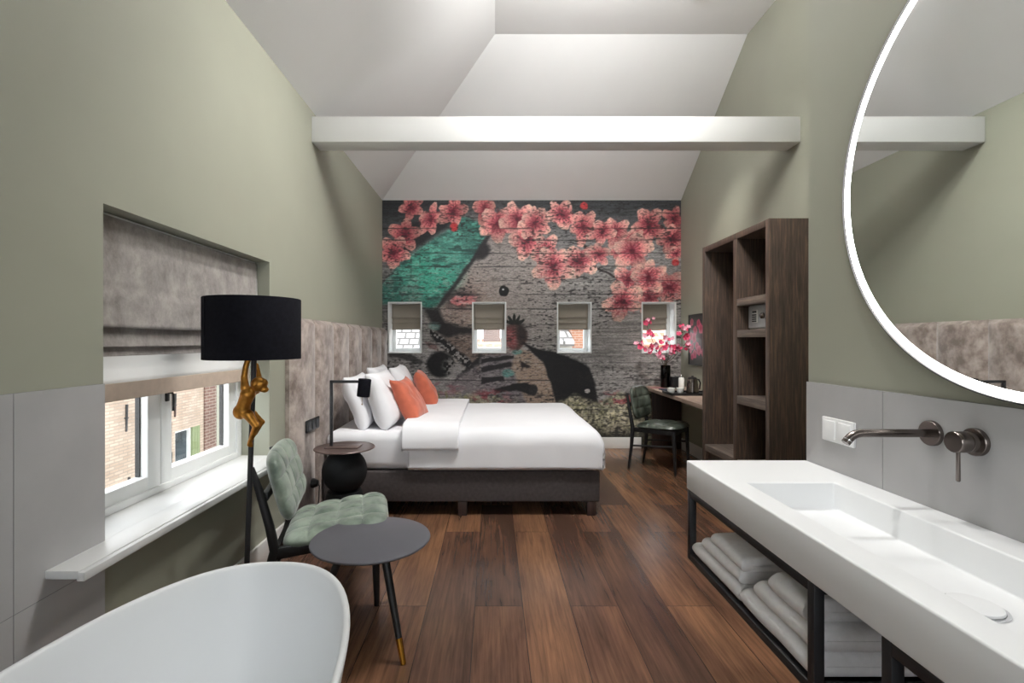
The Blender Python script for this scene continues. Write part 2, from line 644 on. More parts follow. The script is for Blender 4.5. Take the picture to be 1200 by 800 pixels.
# ------------------------------------------------------------------ far wall: printed wallpaper
def mural():
    wins = [(-1.279, -0.873), (-0.255, 0.156), (0.780, 1.196), (1.810, 2.225)]
    wz = (1.160, 1.778)

    def seg(brk, step):
        out = [brk[0]]
        for a, b in zip(brk[:-1], brk[1:]):
            n = max(1, int(round((b - a) / step)))
            out += [a + (b - a) * (i + 1) / n for i in range(n)]
        return np.array(out)

    xb = [XL] + [v for w in wins for v in w] + [XR]
    xs = seg(xb, 0.0065)
    zs = seg([0.0, wz[0], wz[1], ZE], 0.0065)
    X, Z = np.meshgrid(xs, zs, indexing='ij')
    px = 578 + X / 0.010398
    py = 400 - (Z - 1.3) / 0.010398
    rng = np.random.default_rng(3)

    def fld(sx, sy, octv=1, seed=0):
        """smooth random field with feature size sx, sy pixels, 0..1"""
        r = np.random.default_rng(seed)
        acc = np.zeros_like(px)
        amp, tot = 1.0, 0.0
        for o in range(octv):
            fx, fy = sx / 2 ** o, sy / 2 ** o
            gx, gy = (px - 440) / fx, (py - 225) / fy
            nx, ny = int(gx.max()) + 3, int(gy.max()) + 3
            T = r.random((nx, ny))
            gx = np.maximum(gx, 0)
            gy = np.maximum(gy, 0)
            ix, iy = gx.astype(int), gy.astype(int)
            a, b = gx - ix, gy - iy
            a, b = a * a * (3 - 2 * a), b * b * (3 - 2 * b)
            v = T[ix, iy] * (1 - a) * (1 - b) + T[ix + 1, iy] * a * (1 - b) + T[ix, iy + 1] * (1 - a) * b + T[ix + 1, iy + 1] * a * b
            acc += amp * v
            tot += amp
            amp *= 0.6
        return acc / tot

    w1, w2 = fld(9, 9, 3, 11) - 0.5, fld(9, 9, 3, 12) - 0.5
    qx, qy = px + w1 * 3.0, py + w2 * 3.0     # slightly ragged outlines

    def inside(pts, soft=1.2):
        """signed soft mask of a polygon"""
        pts = [np.array(p, float) for p in pts]
        n = len(pts)
        ins = np.zeros(px.shape, bool)
        dist = np.full(px.shape, 1e9)
        for i in range(n):
            a, b = pts[i], pts[(i + 1) % n]
            cond = (a[1] > qy) != (b[1] > qy)
            with np.errstate(divide='ignore', invalid='ignore'):
                xi = (b[0] - a[0]) * (qy - a[1]) / (b[1] - a[1] + 1e-12) + a[0]
            ins ^= cond & (qx < xi)
            e = b - a
            t = np.clip(((qx - a[0]) * e[0] + (qy - a[1]) * e[1]) / (e @ e + 1e-9), 0, 1)
            dist = np.minimum(dist, np.hypot(qx - a[0] - t * e[0], qy - a[1] - t * e[1]))
        sd = np.where(ins, dist, -dist)
        return np.clip(0.5 + sd / (2 * soft), 0, 1)

    def ell(cx, cy, rx, ry, soft=0.2, rot=0.0):
        c, s = math.cos(rot), math.sin(rot)
        u = ((qx - cx) * c + (qy - cy) * s) / rx
        v = (-(qx - cx) * s + (qy - cy) * c) / ry
        return np.clip((1 - np.hypot(u, v)) / soft + 0.5, 0, 1)

    img = np.zeros(px.shape + (3,))

    def put(mask, col, k=1.0):
        m = (mask * k)[..., None]
        img[...] = img * (1 - m) + np.array(col, float) * m

    # weathered planks
    grain = fld(40, 1.6, 3, 1)
    patch = fld(70, 40, 3, 2)
    base = 140 + 95 * (grain - 0.5) + 60 * (patch - 0.5)
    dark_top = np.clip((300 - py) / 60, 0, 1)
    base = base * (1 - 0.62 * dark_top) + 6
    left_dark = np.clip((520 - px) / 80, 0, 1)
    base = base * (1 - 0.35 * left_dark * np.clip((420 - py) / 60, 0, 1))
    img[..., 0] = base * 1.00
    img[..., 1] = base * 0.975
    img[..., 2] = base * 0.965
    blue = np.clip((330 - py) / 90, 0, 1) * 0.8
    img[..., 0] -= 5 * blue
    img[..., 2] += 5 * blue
    # pale face, cheek and neck
    put(ell(580, 335, 70, 78, 0.8), (172, 162, 157), 0.7)
    put(ell(548, 368, 40, 50, 0.7), (162, 138, 128), 0.65)
    put(ell(600, 310, 40, 50, 0.9), (150, 140, 136), 0.5)
    put(inside([(520, 395), (556, 392), (600, 420), (566, 440), (548, 428), (520, 402)], 5), (122, 104, 96), 0.9)
    # nose shadow
    put(ell(563, 293, 11, 9, 0.5, -0.5), (34, 32, 36), 0.95)
    put(ell(560, 300, 14, 5, 0.6, -0.3), (40, 37, 40), 0.7)
    # hat brim
    put(inside([(540, 252), (576, 266), (556, 300), (536, 328), (518, 352), (506, 362), (486, 357), (448, 356), (448, 334), (470, 308), (500, 286), (528, 268)], 2), (52, 108, 98))
    put(ell(506, 322, 34, 28, 0.9, -0.6), (72, 178, 152), 0.85)
    put(ell(530, 290, 28, 22, 0.9, -0.8), (96, 158, 146), 0.5)
    hat = inside([(540, 252), (576, 266), (556, 300), (536, 328), (518, 352), (506, 362), (486, 357), (448, 356), (448, 334), (470, 308), (500, 286), (528, 268)], 2)
    put(np.clip((fld(12, 7, 3, 71) - 0.5) * 6, 0, 1) * hat, (112, 200, 178), 0.6)
    put(np.clip((fld(16, 4, 3, 72) - 0.56) * 7, 0, 1) * hat, (34, 58, 56), 0.65)
    put(np.clip((fld(16, 16, 2, 73) - 0.52) * 5, 0, 1) * ell(478, 338, 34, 24, 0.9), (130, 150, 142), 0.5)
    put(inside([(480, 262), (545, 244), (530, 262), (498, 284), (470, 302), (462, 292)], 3), (30, 30, 34), 0.95)
    put(inside([(576, 267), (579, 272), (558, 303), (536, 334), (519, 357), (508, 364), (518, 350), (536, 326), (556, 298)], 1.4), (40, 36, 40), 0.85)
    # lips
    put(ell(540, 350, 20, 11, 0.7), (58, 42, 46), 0.75)
    put(inside([(527, 351), (534, 346), (541, 347.5), (547, 346), (560, 347.5), (556, 354), (547, 358.5), (536, 358), (529, 355)], 1.0), (204, 124, 126))
    put(inside([(529, 352), (543, 351), (558, 349.5), (545, 352.6), (533, 353.4)], 0.7), (112, 58, 68), 0.85)
    put(ell(546, 355.5, 6, 1.6, 0.8), (232, 178, 172), 0.7)
    # black bead
    put(ell(590, 341, 6, 6.5, 0.15), (24, 24, 26))
    put(ell(589.5, 339.5, 1.2, 1.2, 0.4), (220, 220, 220))
    # chin and collar
    put(inside([(496, 361), (514, 362), (521, 376), (538, 383), (560, 384), (568, 392), (540, 392), (522, 396), (512, 390), (503, 374)], 2.5), (34, 32, 35), 0.95)
    put(ell(509, 382, 7, 5, 0.6), (120, 160, 152), 0.7)
    lace = inside([(499, 386), (508, 388), (530, 404), (549, 420), (565, 438), (563, 446), (548, 432), (526, 414), (508, 398)], 1.4)
    put(lace, (26, 26, 28))
    put(lace * (fld(2.5, 2.5, 1, 21) > 0.58), (190, 186, 184), 0.8)
    put(inside([(565, 414), (570, 424), (552, 432), (536, 446), (528, 452), (540, 436)], 1.4), (30, 30, 32), 0.9)
    put(ell(516, 427, 16, 15, 0.25), (22, 22, 24))
    put(ell(531, 430, 12, 11, 0.6) * (fld(3, 3, 1, 22) > 0.5), (150, 146, 146), 0.8)
    put(inside([(497, 400), (512, 404), (514, 412), (503, 408)], 1.2), (120, 92, 90), 0.8)
    put(inside([(455, 412), (480, 414), (497, 424), (492, 428), (474, 420), (456, 418)], 1.5), (44, 42, 44), 0.8)
    # striped sleeve
    put(inside([(563, 416), (600, 414), (626, 436), (640, 470), (646, 480), (560, 480)], 2), (128, 120, 124))
    for (a, b, c, d) in (((564, 420), (602, 416), (603, 420), (564, 425)), ((564, 430), (596, 424), (610, 427), (565, 436)), ((564, 442), (590, 440), (592, 446), (564, 449))):
        put(inside([a, b, c, d], 0.8), (34, 32, 35), 0.95)
    put(inside([(560, 426), (563, 456), (540, 462), (520, 452), (548, 434)], 2), (118, 108, 112), 0.7)
    # arm and hand
    put(inside([(606, 408), (624, 414), (640, 428), (648, 452), (654, 474), (618, 474), (608, 452), (600, 430)], 2), (164, 142, 126), 0.95)
    put(inside([(610, 421), (622, 430), (612, 431)], 1), (40, 34, 34))
    put(inside([(578, 456), (600, 450), (618, 448), (626, 452), (622, 462), (606, 458), (580, 460)], 1), (26, 25, 27))
    put(ell(625, 457, 5, 6, 0.3), (44, 42, 44))
    put(ell(596, 437, 7, 4.5, 0.5), (92, 150, 142), 0.85)
    put(ell(606, 412, 6, 3, 0.5), (92, 150, 142), 0.8)
    # berry
    put(ell(604, 394, 13.5, 16, 0.2), (84, 62, 60))
    put(ell(599, 396, 8, 12, 0.7), (158, 82, 84), 0.8)
    put(ell(611, 390, 6, 11, 0.8), (44, 40, 40), 0.7)
    for k in range(5):
        a = -2.7 + k * 0.55
        put(ell(603 + 8 * math.cos(a), 380 + 6 * math.sin(a), 6, 1.8, 0.4, a), (28, 34, 30), 0.95)
    # black jacket
    put(inside([(612, 401), (628, 408), (652, 413), (676, 422), (690, 430), (695, 443), (701, 470), (700, 478), (686, 474), (676, 474), (652, 474), (646, 450), (636, 424), (622, 412)], 1.2), (21, 21, 24))
    put(ell(688.5, 458.5, 2.6, 2.8, 0.4), (206, 200, 196))

    # blossom
    def flower(cx, cy, r, warm=0.5, dark=0.0, rot=None, tip=1.0):
        rot = rng.random() * 6.28 if rot is None else rot
        sq, sqa = 0.72 + 0.28 * rng.random(), rng.random() * 3.14
        ca, sa = math.cos(sqa), math.sin(sqa)
        dx0, dy0 = qx - cx, qy - cy
        ex_, ey_ = dx0 * ca + dy0 * sa, (-dx0 * sa + dy0 * ca) / sq
        dx, dy = ex_ * ca - ey_ * sa, ex_ * sa + ey_ * ca
        pale = np.array((240, 200, 184)) * (1 - dark) + np.array((176, 104, 98)) * dark
        mid = np.array((222, 124, 128)) * (1 - dark) + np.array((154, 66, 70)) * dark
        core = np.array((124, 34, 54)) * (1 - 0.4 * dark)
        ragged = (fld(5, 5, 2, int(cx * 7 + cy)) - 0.5) * 0.22
        order = rng.permutation(5)
        for kk in order:
            th = rot + 2 * math.pi * kk / 5 + (rng.random() - .5) * 0.3
            ln = r * (0.9 + 0.22 * rng.random())
            wd = r * (0.34 + 0.10 * rng.random())
            u = (dx * math.cos(th) + dy * math.sin(th)) / ln
            v = (-dx * math.sin(th) + dy * math.cos(th)) / wd
            w = np.sqrt(np.clip(np.sin(np.pi * np.clip(u * 0.86 + 0.10, 0, 1)), 0, 1)) + 1e-3
            m = np.clip((1 + ragged - np.abs(v) / w) / 0.16, 0, 1) * (u > 0) * np.clip((1.0 - u) / 0.06 + 0.5, 0, 1)
            t = np.clip(u, 0, 1)[..., None]
            tone = 0.90 + 0.22 * rng.random()
            k1 = 0.30 + 0.12 * rng.random()
            col = np.where(t < k1, core + (mid - core) * (t / k1), mid + (pale - mid) * ((t - k1) / (1 - k1)) ** (1.15 - 0.6 * warm)) * tone
            edge = np.clip(np.abs(v) / w - 0.62, 0, 1)[..., None] * 0.9
            col = col * (1 - 0.30 * edge)
            img[...] = img * (1 - m[..., None]) + col * m[..., None]
        rr = np.hypot(dx, dy) / r
        tt = np.arctan2(dy, dx)
        rays = np.clip(np.sin(13 * tt + cx) * 1.5 - 0.3, 0, 1) * np.clip(1 - np.abs(rr - 0.32) / 0.26, 0, 1)
        put(rays, (112, 24, 44), 0.55)
        put(np.clip((0.17 - rr) / 0.08, 0, 1), (92, 22, 42), 0.8)
        dots = np.clip((fld(1.8, 1.8, 1, int(cx * 3 + cy * 5)) - 0.72) * 9, 0, 1) * np.clip((0.95 - rr) * 4, 0, 1)
        put(dots, (120, 44, 54), 0.5)

    def twig(a, b, w):
        a, b = np.array(a, float), np.array(b, float)
        e = b - a
        t = np.clip(((qx - a[0]) * e[0] + (qy - a[1]) * e[1]) / (e @ e), 0, 1)
        dd = np.hypot(qx - a[0] - t * e[0], qy - a[1] - t * e[1])
        put(np.clip((w - dd) / 0.8 + 0.5, 0, 1), (52, 42, 44), 0.9)

    twig((680, 282), (694, 300), 1.2)
    twig((700, 314), (728, 328), 1.2)
    twig((648, 305), (675, 307), 0.8)
    L_, R_ = (440, 230), (620, 230)
    fl = [(L_, 250, 80, 92, .4, .55), (L_, 385, 165, 104, .2, .35), (L_, 545, 110, 100, .4, .4), (L_, 205, 270, 112, .4, .5), (L_, 130, 395, 118, .3, .3),
          (L_, 770, 100, 100, .4, .5), (L_, 860, 195, 122, .5, .12), (L_, 1000, 165, 118, .5, .05), (L_, 1065, 310, 125, .5, .0), (L_, 1130, 190, 100, .5, .1),
          (R_, 40, 190, 120, .5, .08), (R_, 235, 130, 118, .4, .1), (R_, 380, 215, 118, .4, .3), (R_, 610, 250, 108, .5, .1), (R_, 515, 250, 104, .3, .18),
          (R_, 1020, 160, 86, .2, .5), (R_, 845, 205, 128, .5, .22), (R_, 1010, 300, 118, .3, .25), (R_, 1035, 400, 70, .6, .1), (R_, 730, 300, 78, .4, .2),
          (R_, 110, 390, 124, .5, .0), (R_, 345, 455, 136, .8, .0), (R_, 170, 490, 138, .7, .0), (R_, 620, 385, 60, .1, .3), (R_, 490, 410, 78, .1, .1), (R_, 725, 385, 138, .8, .0),
          (R_, 700, 590, 124, .7, .0), (R_, 985, 640, 130, .6, .05), (R_, 845, 710, 112, .2, .05), (R_, 840, 570, 138, .7, .0), (R_, 660, 740, 136, .9, .0)]
    for (o, u, v, r, warm, dk) in fl:
        flower(o[0] + u / 6, o[1] + v / 6, r / 6 * 1.12, warm, dk)
    for (cx, cy, r) in ((532, 266, 5), (684, 241, 4.5), (791.5, 307.5, 4)):
        put(ell(cx, cy, r, r, 0.4), (196, 58, 62))
    # meadow along the bottom
    hgt = 462 + 20 * (fld(26, 400, 2, 31) - 0.5) - 6 * np.clip((px - 700) / 60, 0, 1)
    right = np.clip((px - 640) / 20, 0, 1)
    left = np.clip((612 - px) / 30, 0, 1) * np.clip((px - 498) / 14, 0, 1) * 0.8
    mask = np.clip((py - hgt) / 5, 0, 1) * np.maximum(right, left)
    sp = fld(3.2, 4.2, 2, 32)
    tint = fld(22, 18, 2, 33)[..., None]
    mead = (np.array((206, 196, 168)) * tint + np.array((140, 138, 116)) * (1 - tint)) * np.clip(0.28 + 1.25 * sp, 0, 1.3)[..., None]
    low = np.clip((py - 496) / 14, 0, 1)[..., None]
    mead = mead * (1 - 0.6 * low)
    img[...] = img * (1 - mask[..., None]) + mead * mask[..., None]
    put(np.clip((fld(7, 6, 2, 34) - 0.60) * 8, 0, 1) * mask, (160, 158, 112), 0.5)
    pk = np.clip((fld(8, 5, 2, 35) - 0.50) * 9, 0, 1)
    put(pk * ell(724, 467, 20, 8, 0.8), (158, 76, 84), 0.9)
    put(pk * ell(575, 466, 20, 9, 0.8), (150, 72, 80), 0.9)
    put(pk * ell(520, 455, 20, 8, 0.8), (150, 100, 110), 0.7)
    put(ell(520, 467, 34, 8, 0.8) * (sp > 0.5), (128, 128, 78), 0.6)

    # plank seams and wear over the whole print
    seams = [250, 268, 281.5, 297, 312.5, 329, 345, 362, 380, 404, 425.5, 445.5, 463, 480, 494]
    wob = (fld(60, 400, 2, 41) - 0.5) * 2
    for i, sy in enumerate(seams):
        wdt = 0.45 + 0.5 * ((i * 37) % 5) / 5
        k = np.clip((wdt - np.abs(py + wob - sy)) / 0.5 + 0.5, 0, 1)
        k *= np.clip(fld(34, 300, 2, 50 + i) * 2.6 - 0.7, 0, 1)
        put(k, (30, 29, 31), 0.66)
    speck = fld(2.6, 1.1, 1, 60) * 0.6 + fld(6.0, 1.6, 1, 66) * 0.4
    wear = np.clip((speck - 0.56) * 6, 0, 1) * np.clip(fld(50, 36, 2, 61) * 2.3 - 0.45, 0, 1)
    put(wear, (36, 34, 35), 0.7)
    lum = img.mean(-1) / 255.0
    pale = np.clip((fld(4.0, 1.2, 1, 62) - 0.62) * 6, 0, 1) * np.clip((py - 270) / 60, 0, 1) * np.clip((lum - 0.22) * 5, 0, 1)
    put(pale, (190, 184, 178), 0.35)
    img[...] = np.clip(img, 6, 250)
    s = img / 255.0
    l = np.where(s <= 0.04045, s / 12.92, ((s + 0.055) / 1.055) ** 2.4)

    nx, nzv = X.shape
    co = np.zeros((nx * nzv, 3), np.float32)
    co[:, 0] = X.ravel()
    co[:, 1] = YF
    co[:, 2] = Z.ravel()
    I, J = np.meshgrid(np.arange(nx - 1), np.arange(nzv - 1), indexing='ij')
    mx_, mz_ = (xs[:-1] + xs[1:]) / 2, (zs[:-1] + zs[1:]) / 2
    hole = np.zeros(I.shape, bool)
    for (a, b) in wins:
        hole |= ((mx_ > a) & (mx_ < b))[:, None] & ((mz_ > wz[0]) & (mz_ < wz[1]))[None, :]
    I, J = I[~hole], J[~hole]
    q = np.stack([I * nzv + J, (I + 1) * nzv + J, (I + 1) * nzv + J + 1, I * nzv + J + 1], 1).astype(np.int32)
    # the wall's thickness behind the paper: plain boxes around the openings
    ev, ef = [], []

    def bx(x0, x1, y0, y1, z0, z1):
        n = len(co) + len(ev)
        for x in (x0, x1):
            for y in (y0, y1):
                for z in (z0, z1):
                    ev.append((x, y, z))
        for f in ((0, 1, 3, 2), (4, 6, 7, 5), (0, 4, 5, 1), (2, 3, 7, 6), (0, 2, 6, 4), (1, 5, 7, 3)):
            ef.append([n + k for k in f])

    ya, yb = YF + 0.002, YF + 0.30
    bx(XL, XR, ya, yb, 0, wz[0])
    bx(XL, XR, ya, yb, wz[1], ZE + 0.1)
    ed = [XL] + [v for w in wins for v in w] + [XR]
    for i in range(0, len(ed), 2):
        bx(ed[i], ed[i + 1], ya, yb, wz[0], wz[1])
    co2 = np.vstack([co, np.array(ev, np.float32)])
    q2 = np.vstack([q, np.array(ef, np.int32)])
    me = bpy.data.meshes.new('wall_far')
    me.vertices.add(len(co2))
    me.vertices.foreach_set('co', co2.ravel())
    me.loops.add(q2.size)
    me.loops.foreach_set('vertex_index', q2.ravel())
    me.polygons.add(len(q2))
    me.polygons.foreach_set('loop_start', np.arange(0, q2.size, 4, dtype=np.int32))
    mi = np.zeros(len(q2), np.int32)
    mi[len(q):] = 1
    me.polygons.foreach_set('material_index', mi)
    me.update(calc_edges=True)
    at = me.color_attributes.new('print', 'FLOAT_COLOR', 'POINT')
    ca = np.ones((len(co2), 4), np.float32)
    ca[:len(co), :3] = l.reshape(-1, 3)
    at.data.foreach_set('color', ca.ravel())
    m, nt, b = material('printed_wallpaper')
    N, L = nt.nodes, nt.links
    va = N.new('ShaderNodeVertexColor')
    va.layer_name = 'print'
    tc = N.new('ShaderNodeTexCoord')
    mp = N.new('ShaderNodeMapping')
    mp.inputs['Scale'].default_value = (30, 30, 90)
    L.new(tc.outputs['Object'], mp.inputs['Vector'])
    n1 = N.new('ShaderNodeTexNoise')
    n1.inputs['Scale'].default_value = 1.6
    n1.inputs['Detail'].default_value = 6
    L.new(mp.outputs[0], n1.inputs['Vector'])
    rp = N.new('ShaderNodeValToRGB')
    rp.color_ramp.elements[0].position, rp.color_ramp.elements[0].color = 0.32, (0.62, 0.62, 0.62, 1)
    rp.color_ramp.elements[1].position, rp.color_ramp.elements[1].color = 0.66, (1.22, 1.22, 1.22, 1)
    L.new(n1.outputs['Fac'], rp.inputs['Fac'])
    mx = N.new('ShaderNodeMix')
    mx.data_type = 'RGBA'
    mx.blend_type = 'MULTIPLY'
    mx.inputs[0].default_value = 1.0
    L.new(va.outputs['Color'], mx.inputs[6])
    L.new(rp.outputs['Color'], mx.inputs[7])
    L.new(mx.outputs[2], b.inputs['Base Color'])
    b.inputs['Roughness'].default_value = 0.7
    me.materials.append(m)
    me.materials.append(M_white)
    o = bpy.data.objects.new('wall_far', me)
    COL.objects.link(o)
    structure(o)
    return wins, wz


WINS, WZ = mural()

# baseboards
bm = BM()
box(bm, XL, 1.80, YF - 0.016, YF - 0.0005, 0, 0.135, 0.003)
structure(link('baseboard_far', bm, M_trim))
bm = BM()
box(bm, XR - 0.016, XR - 0.0005, 4.05, YF - 0.05, 0, 0.135, 0.003)
structure(link('baseboard_right', bm, M_trim))
bm = BM()
box(bm, XL + 0.0005, XL + 0.016, 1.722, 3.19, 0, 0.135, 0.003)
structure(link('baseboard_left', bm, M_trim))


# grey tiling, each tile a slab with a joint
def tiling(name, xw, sgn, ys, zs):
    bm = BM()
    bj = 0.0012
    x0, x1 = sorted((xw, xw + sgn * 0.0085))
    box(bm, x0, x1, ys[0] + .001, ys[-1] - .001, zs[0] + .001, zs[-1] - .001)
    for f in bm.faces:
        f.material_index = 1
    for a, b in zip(ys[:-1], ys[1:]):
        for c, d in zip(zs[:-1], zs[1:]):
            x0, x1 = sorted((xw, xw + sgn * 0.010))
            box(bm, x0, x1, a + bj, b - bj, c + bj, d - bj, 0.0)
    return structure(link(name, bm, [M_tile, M_joint], smooth=False))


tiling('wall_left_tiles', XL, 1, [-1.62, -1.02, -0.42, 0.18, 0.78, 1.38, 1.706], [0.0, 0.533, 1.155])
tiling('wall_near_tiles', XN, -1, [-1.52, -0.92, -0.32, 0.276, 0.876, 1.476, YN - 0.002], [0.0, 0.55, 1.152])

# ------------------------------------------------------------------ left window
win = bpy.data.objects.new('window_1', None)
COL.objects.link(win)
win.location = (0, 0, 0)
structure(win)
GX = -1.54
bm = BM()
for (a, b, c, d) in ((WY0, WY0 + 0.045, WZ0, WZ1), (WY1 - 0.05, WY1, WZ0, WZ1), (WY0 + 0.045, WY1 - 0.05, WZ0, WZ0 + 0.03), (WY0 + 0.045, WY1 - 0.05, WZ1 - 0.05, WZ1)):
    box(bm, GX - 0.06, GX + 0.02, a, b, c, d, 0.003)
link('window_frame', bm, M_sash, win)


def sash(y0, y1, z0, z1, st):
    bm = BM()
    rb = 0.075
    box(bm, GX - 0.05, GX + 0.008, y0, y0 + st, z0, z1, 0.005)
    box(bm, GX - 0.05, GX + 0.008, y1 - st, y1, z0, z1, 0.005)
    box(bm, GX - 0.05, GX + 0.006, y0 + st - .004, y1 - st + .004, z0, z0 + rb, 0.005)
    box(bm, GX - 0.05, GX + 0.006, y0 + st - .004, y1 - st + .004, z1 - rb, z1, 0.005)
    s = link('sash', bm, M_sash, win)
    bm = BM()
    box(bm, GX - 0.034, GX - 0.026, y0 + st - .003, y1 - st + .003, z0 + rb - .003, z1 - rb + .003)
    link('pane', bm, M_glass, s, smooth=False)
    bm = BM()
    for (a, b, c, d) in ((y0 + st - .001, y0 + st + .004, z0 + rb, z1 - rb), (y1 - st - .006, y1 - st + .001, z0 + rb, z1 - rb)):
        box(bm, GX - 0.046, GX - 0.026, a, b, c, d)
    link('glazing_spacer', bm, M_plug, s, smooth=False)
    return s


sash(WY0 + 0.03, 2.274, WZ0 + 0.012, WZ1 - 0.04, 0.085)
s2 = sash(2.278, WY1 - 0.045, WZ0 + 0.012, WZ1 - 0.04, 0.075)
bm = BM()
box(bm, GX + 0.008, GX + 0.018, 2.30, 2.322, 1.02, 1.09, 0.003)
tube(bm, [(GX + 0.016, 2.311, 1.06), (GX + 0.036, 2.311, 1.06), (GX + 0.04, 2.311, 1.05), (GX + 0.04, 2.311, 0.975)], 0.0055, 10)
link('window_handle', bm, M_plug, s2)
# sill board with a stepped nosing
bm = BM()
box(bm, GX - 0.02, XL + 0.001, WY0, WY1, WZ0 - 0.025, WZ0, 0.0)
box(bm, XL, -1.243, 1.478, 3.09, WZ0 - 0.025, WZ0, 0.002)
box(bm, -1.25, -1.225, 1.478, 3.09, WZ0 - 0.032, WZ0 - 0.004, 0.004)
link('window_sill', bm, simple('white_sill_paint', rgb(206, 206, 205), 0.4, var=0.01), win)

# grey roman blind in the reveal
rb = thing('roman_blind', 'large grey velvet roman blind drawn halfway over the side window', 'blind', (XL - 0.06, (WY0 + WY1) / 2, 1.25))
rb_inv = Vector(rb.location)


def blind_sheet(name, x, y0, y1, z0, z1, mat, parent, off, th=0.006, wav=0.004, curl=0.0, seams=()):
    bm = BM()
    nu, nv = 46, 26

    def f(u, v):
        y = y0 + (y1 - y0) * u
        z = z1 + (z0 - z1) * v
        xx = x + wav * nz3(y * 2.2, z * 3, x, 1.7) + curl * v ** 3
        for s in seams:
            xx -= 0.006 * math.exp(-((z - s) / 0.006) ** 2)
        return Vector((xx, y, z)) - off
    vs = grid(bm, nu, nv, f)
    o = link(name, bm, mat, parent)
    solidify(o, th, 0)
    return o


yA, yB = WY0 + 0.012, WY1 - 0.012
blind_sheet('blind_panel', -1.425, yA, yB, 1.352, 1.766, M_blindgrey, rb, rb_inv, curl=0.014, seams=(1.502,))
blind_sheet('blind_fold', -1.437, yA, yB, 1.279, 1.40, M_blindgrey, rb, rb_inv, curl=0.008)
blind_sheet('blind_fold', -1.448, yA, yB, 1.244, 1.33, M_blindgrey, rb, rb_inv, curl=0.004)
bm = BM()
box(bm, -1.462, -1.43, yA, yB, 1.752, 1.776, 0.002)
for v in bm.verts:
    v.co -= rb_inv
link('head_rail', bm, M_sash, rb)
sh = thing('sheer_blind', 'white sheer linen blind with beige hem showing below the grey blind', 'blind', (-1.47, (WY0 + WY1) / 2, 1.07))
so = Vector(sh.location)
blind_sheet('sheer_panel', -1.472, yA, yB, 1.13, 1.76, M_sheer, sh, so, th=0.003, wav=0.003)
blind_sheet('hem_band', -1.470, yA, yB, 1.068, 1.137, M_hem, sh, so, th=0.005, wav=0.003)

# ------------------------------------------------------------------ four small windows in the far wall
labels4 = ['small taupe roman blind in the window beside the headboard',
           'small taupe roman blind in the window above the middle of the bed',
           'small taupe roman blind in the window over the foot of the bed',
           'small taupe roman blind in the window behind the pink flowers']
for i, (a, b) in enumerate(WINS):
    w = bpy.data.objects.new('window_%d' % (i + 2), None)
    COL.objects.link(w)
    structure(w)
    z0, z1 = WZ
    bm = BM()
    t = 0.012
    # white reveal lining standing a little proud of the paper
    for (x0, x1, c, d) in ((a - .004, a + t, z0 - .004, z1 + .004), (b - t, b + .004, z0 - .004, z1 + .004), (a + t, b - t, z1 - t, z1 + .004), (a + t, b - t, z0 - .004, z0 + t)):
        box(bm, x0, x1, YF - 0.006, YF + 0.30, c, d, 0.002)
    link('window_lining', bm, M_sash, w)
    bm = BM()
    fy = YF + 0.19
    fw = 0.045
    for (x0, x1, c, d) in ((a + t, a + t + fw, z0 + t, z1 - t), (b - t - fw, b - t, z0 + t, z1 - t), (a + t + fw, b - t - fw, z0 + t, z0 + t + fw), (a + t + fw, b - t - fw, z1 - t - fw, z1 - t)):
        box(bm, x0, x1, fy, fy + 0.05, c, d, 0.003)
    f = link('window_frame', bm, M_sash, w)
    bm = BM()
    box(bm, a + t + fw - .003, b - t - fw + .003, fy + 0.02, fy + 0.028, z0 + t + fw - .003, z1 - t - fw + .003)
    link('pane', bm, M_glass, f, smooth=False)
    # blind
    bl = thing('small_roman_blind', labels4[i], 'blind', ((a + b) / 2, fy - 0.02, 1.46), group='small blinds in the far wall')
    of = Vector(bl.location)
    xa_, xb_ = a + t + 0.004, b - t - 0.004
    if i == 3:
        xb_ -= 0.045
    for k, (c, d, yy) in enumerate(((1.585, z1 - t - .002, fy - 0.05), (1.525, 1.61, fy - 0.04), (1.447, 1.55, fy - 0.03))):
        bm = BM()

        def fb(u, v):
            z = d + (c - d) * v
            x = xa_ + (xb_ - xa_) * u
            sag = 0.008 * math.sin(u * PI) * v if i == 3 else 0.002 * math.sin(u * PI * 2)
            return Vector((x, yy - 0.012 * v ** 3, z - sag)) - of
        grid(bm, 14, 8, fb)
        o = link('blind_panel' if k == 0 else 'blind_fold', bm, M_taupe, bl)
        solidify(o, 0.005, 0)

# ------------------------------------------------------------------ outside
bld = thing('brick_building', 'old pale brick house across the alley outside the side window', 'building', (-6.0, 8.0, -4.0))
ob = Vector(bld.location)


def loc_box(bm, o, *a, **k):
    for v in box(bm, *a, **k):
        v.co -= o


bm = BM()
bx0, by0, by1, bz0, bz1 = 0.0, -2.0, 10.22, -4.0, 3.2
opens = [(9.30, 10.07, -1.05, -0.40)]
y_, z_ = opens[0][:2], opens[0][2:]
loc_box(bm, ob, -6.4, -6.0, by0, y_[0], bz0, bz1)
loc_box(bm, ob, -6.4, -6.0, y_[0], y_[1], bz0, z_[0])
loc_box(bm, ob, -6.4, -6.0, y_[0], y_[1], z_[1], bz1)
loc_box(bm, ob, -6.4, -6.0, y_[1], by1, bz0, bz1)
link('wall', bm, M_brick, bld, smooth=False)
bm = BM()
loc_box(bm, ob, -6.4, -5.97, by1, 13.0, bz0, bz1)
link('brick_pier', bm, M_brickred, bld, smooth=False)
bm = BM()
loc_box(bm, ob, -6.06, -5.985, 9.20, 10.16, -0.40, -0.20)
link('brick_lintel', bm, M_brick, bld, smooth=False)
bm = BM()
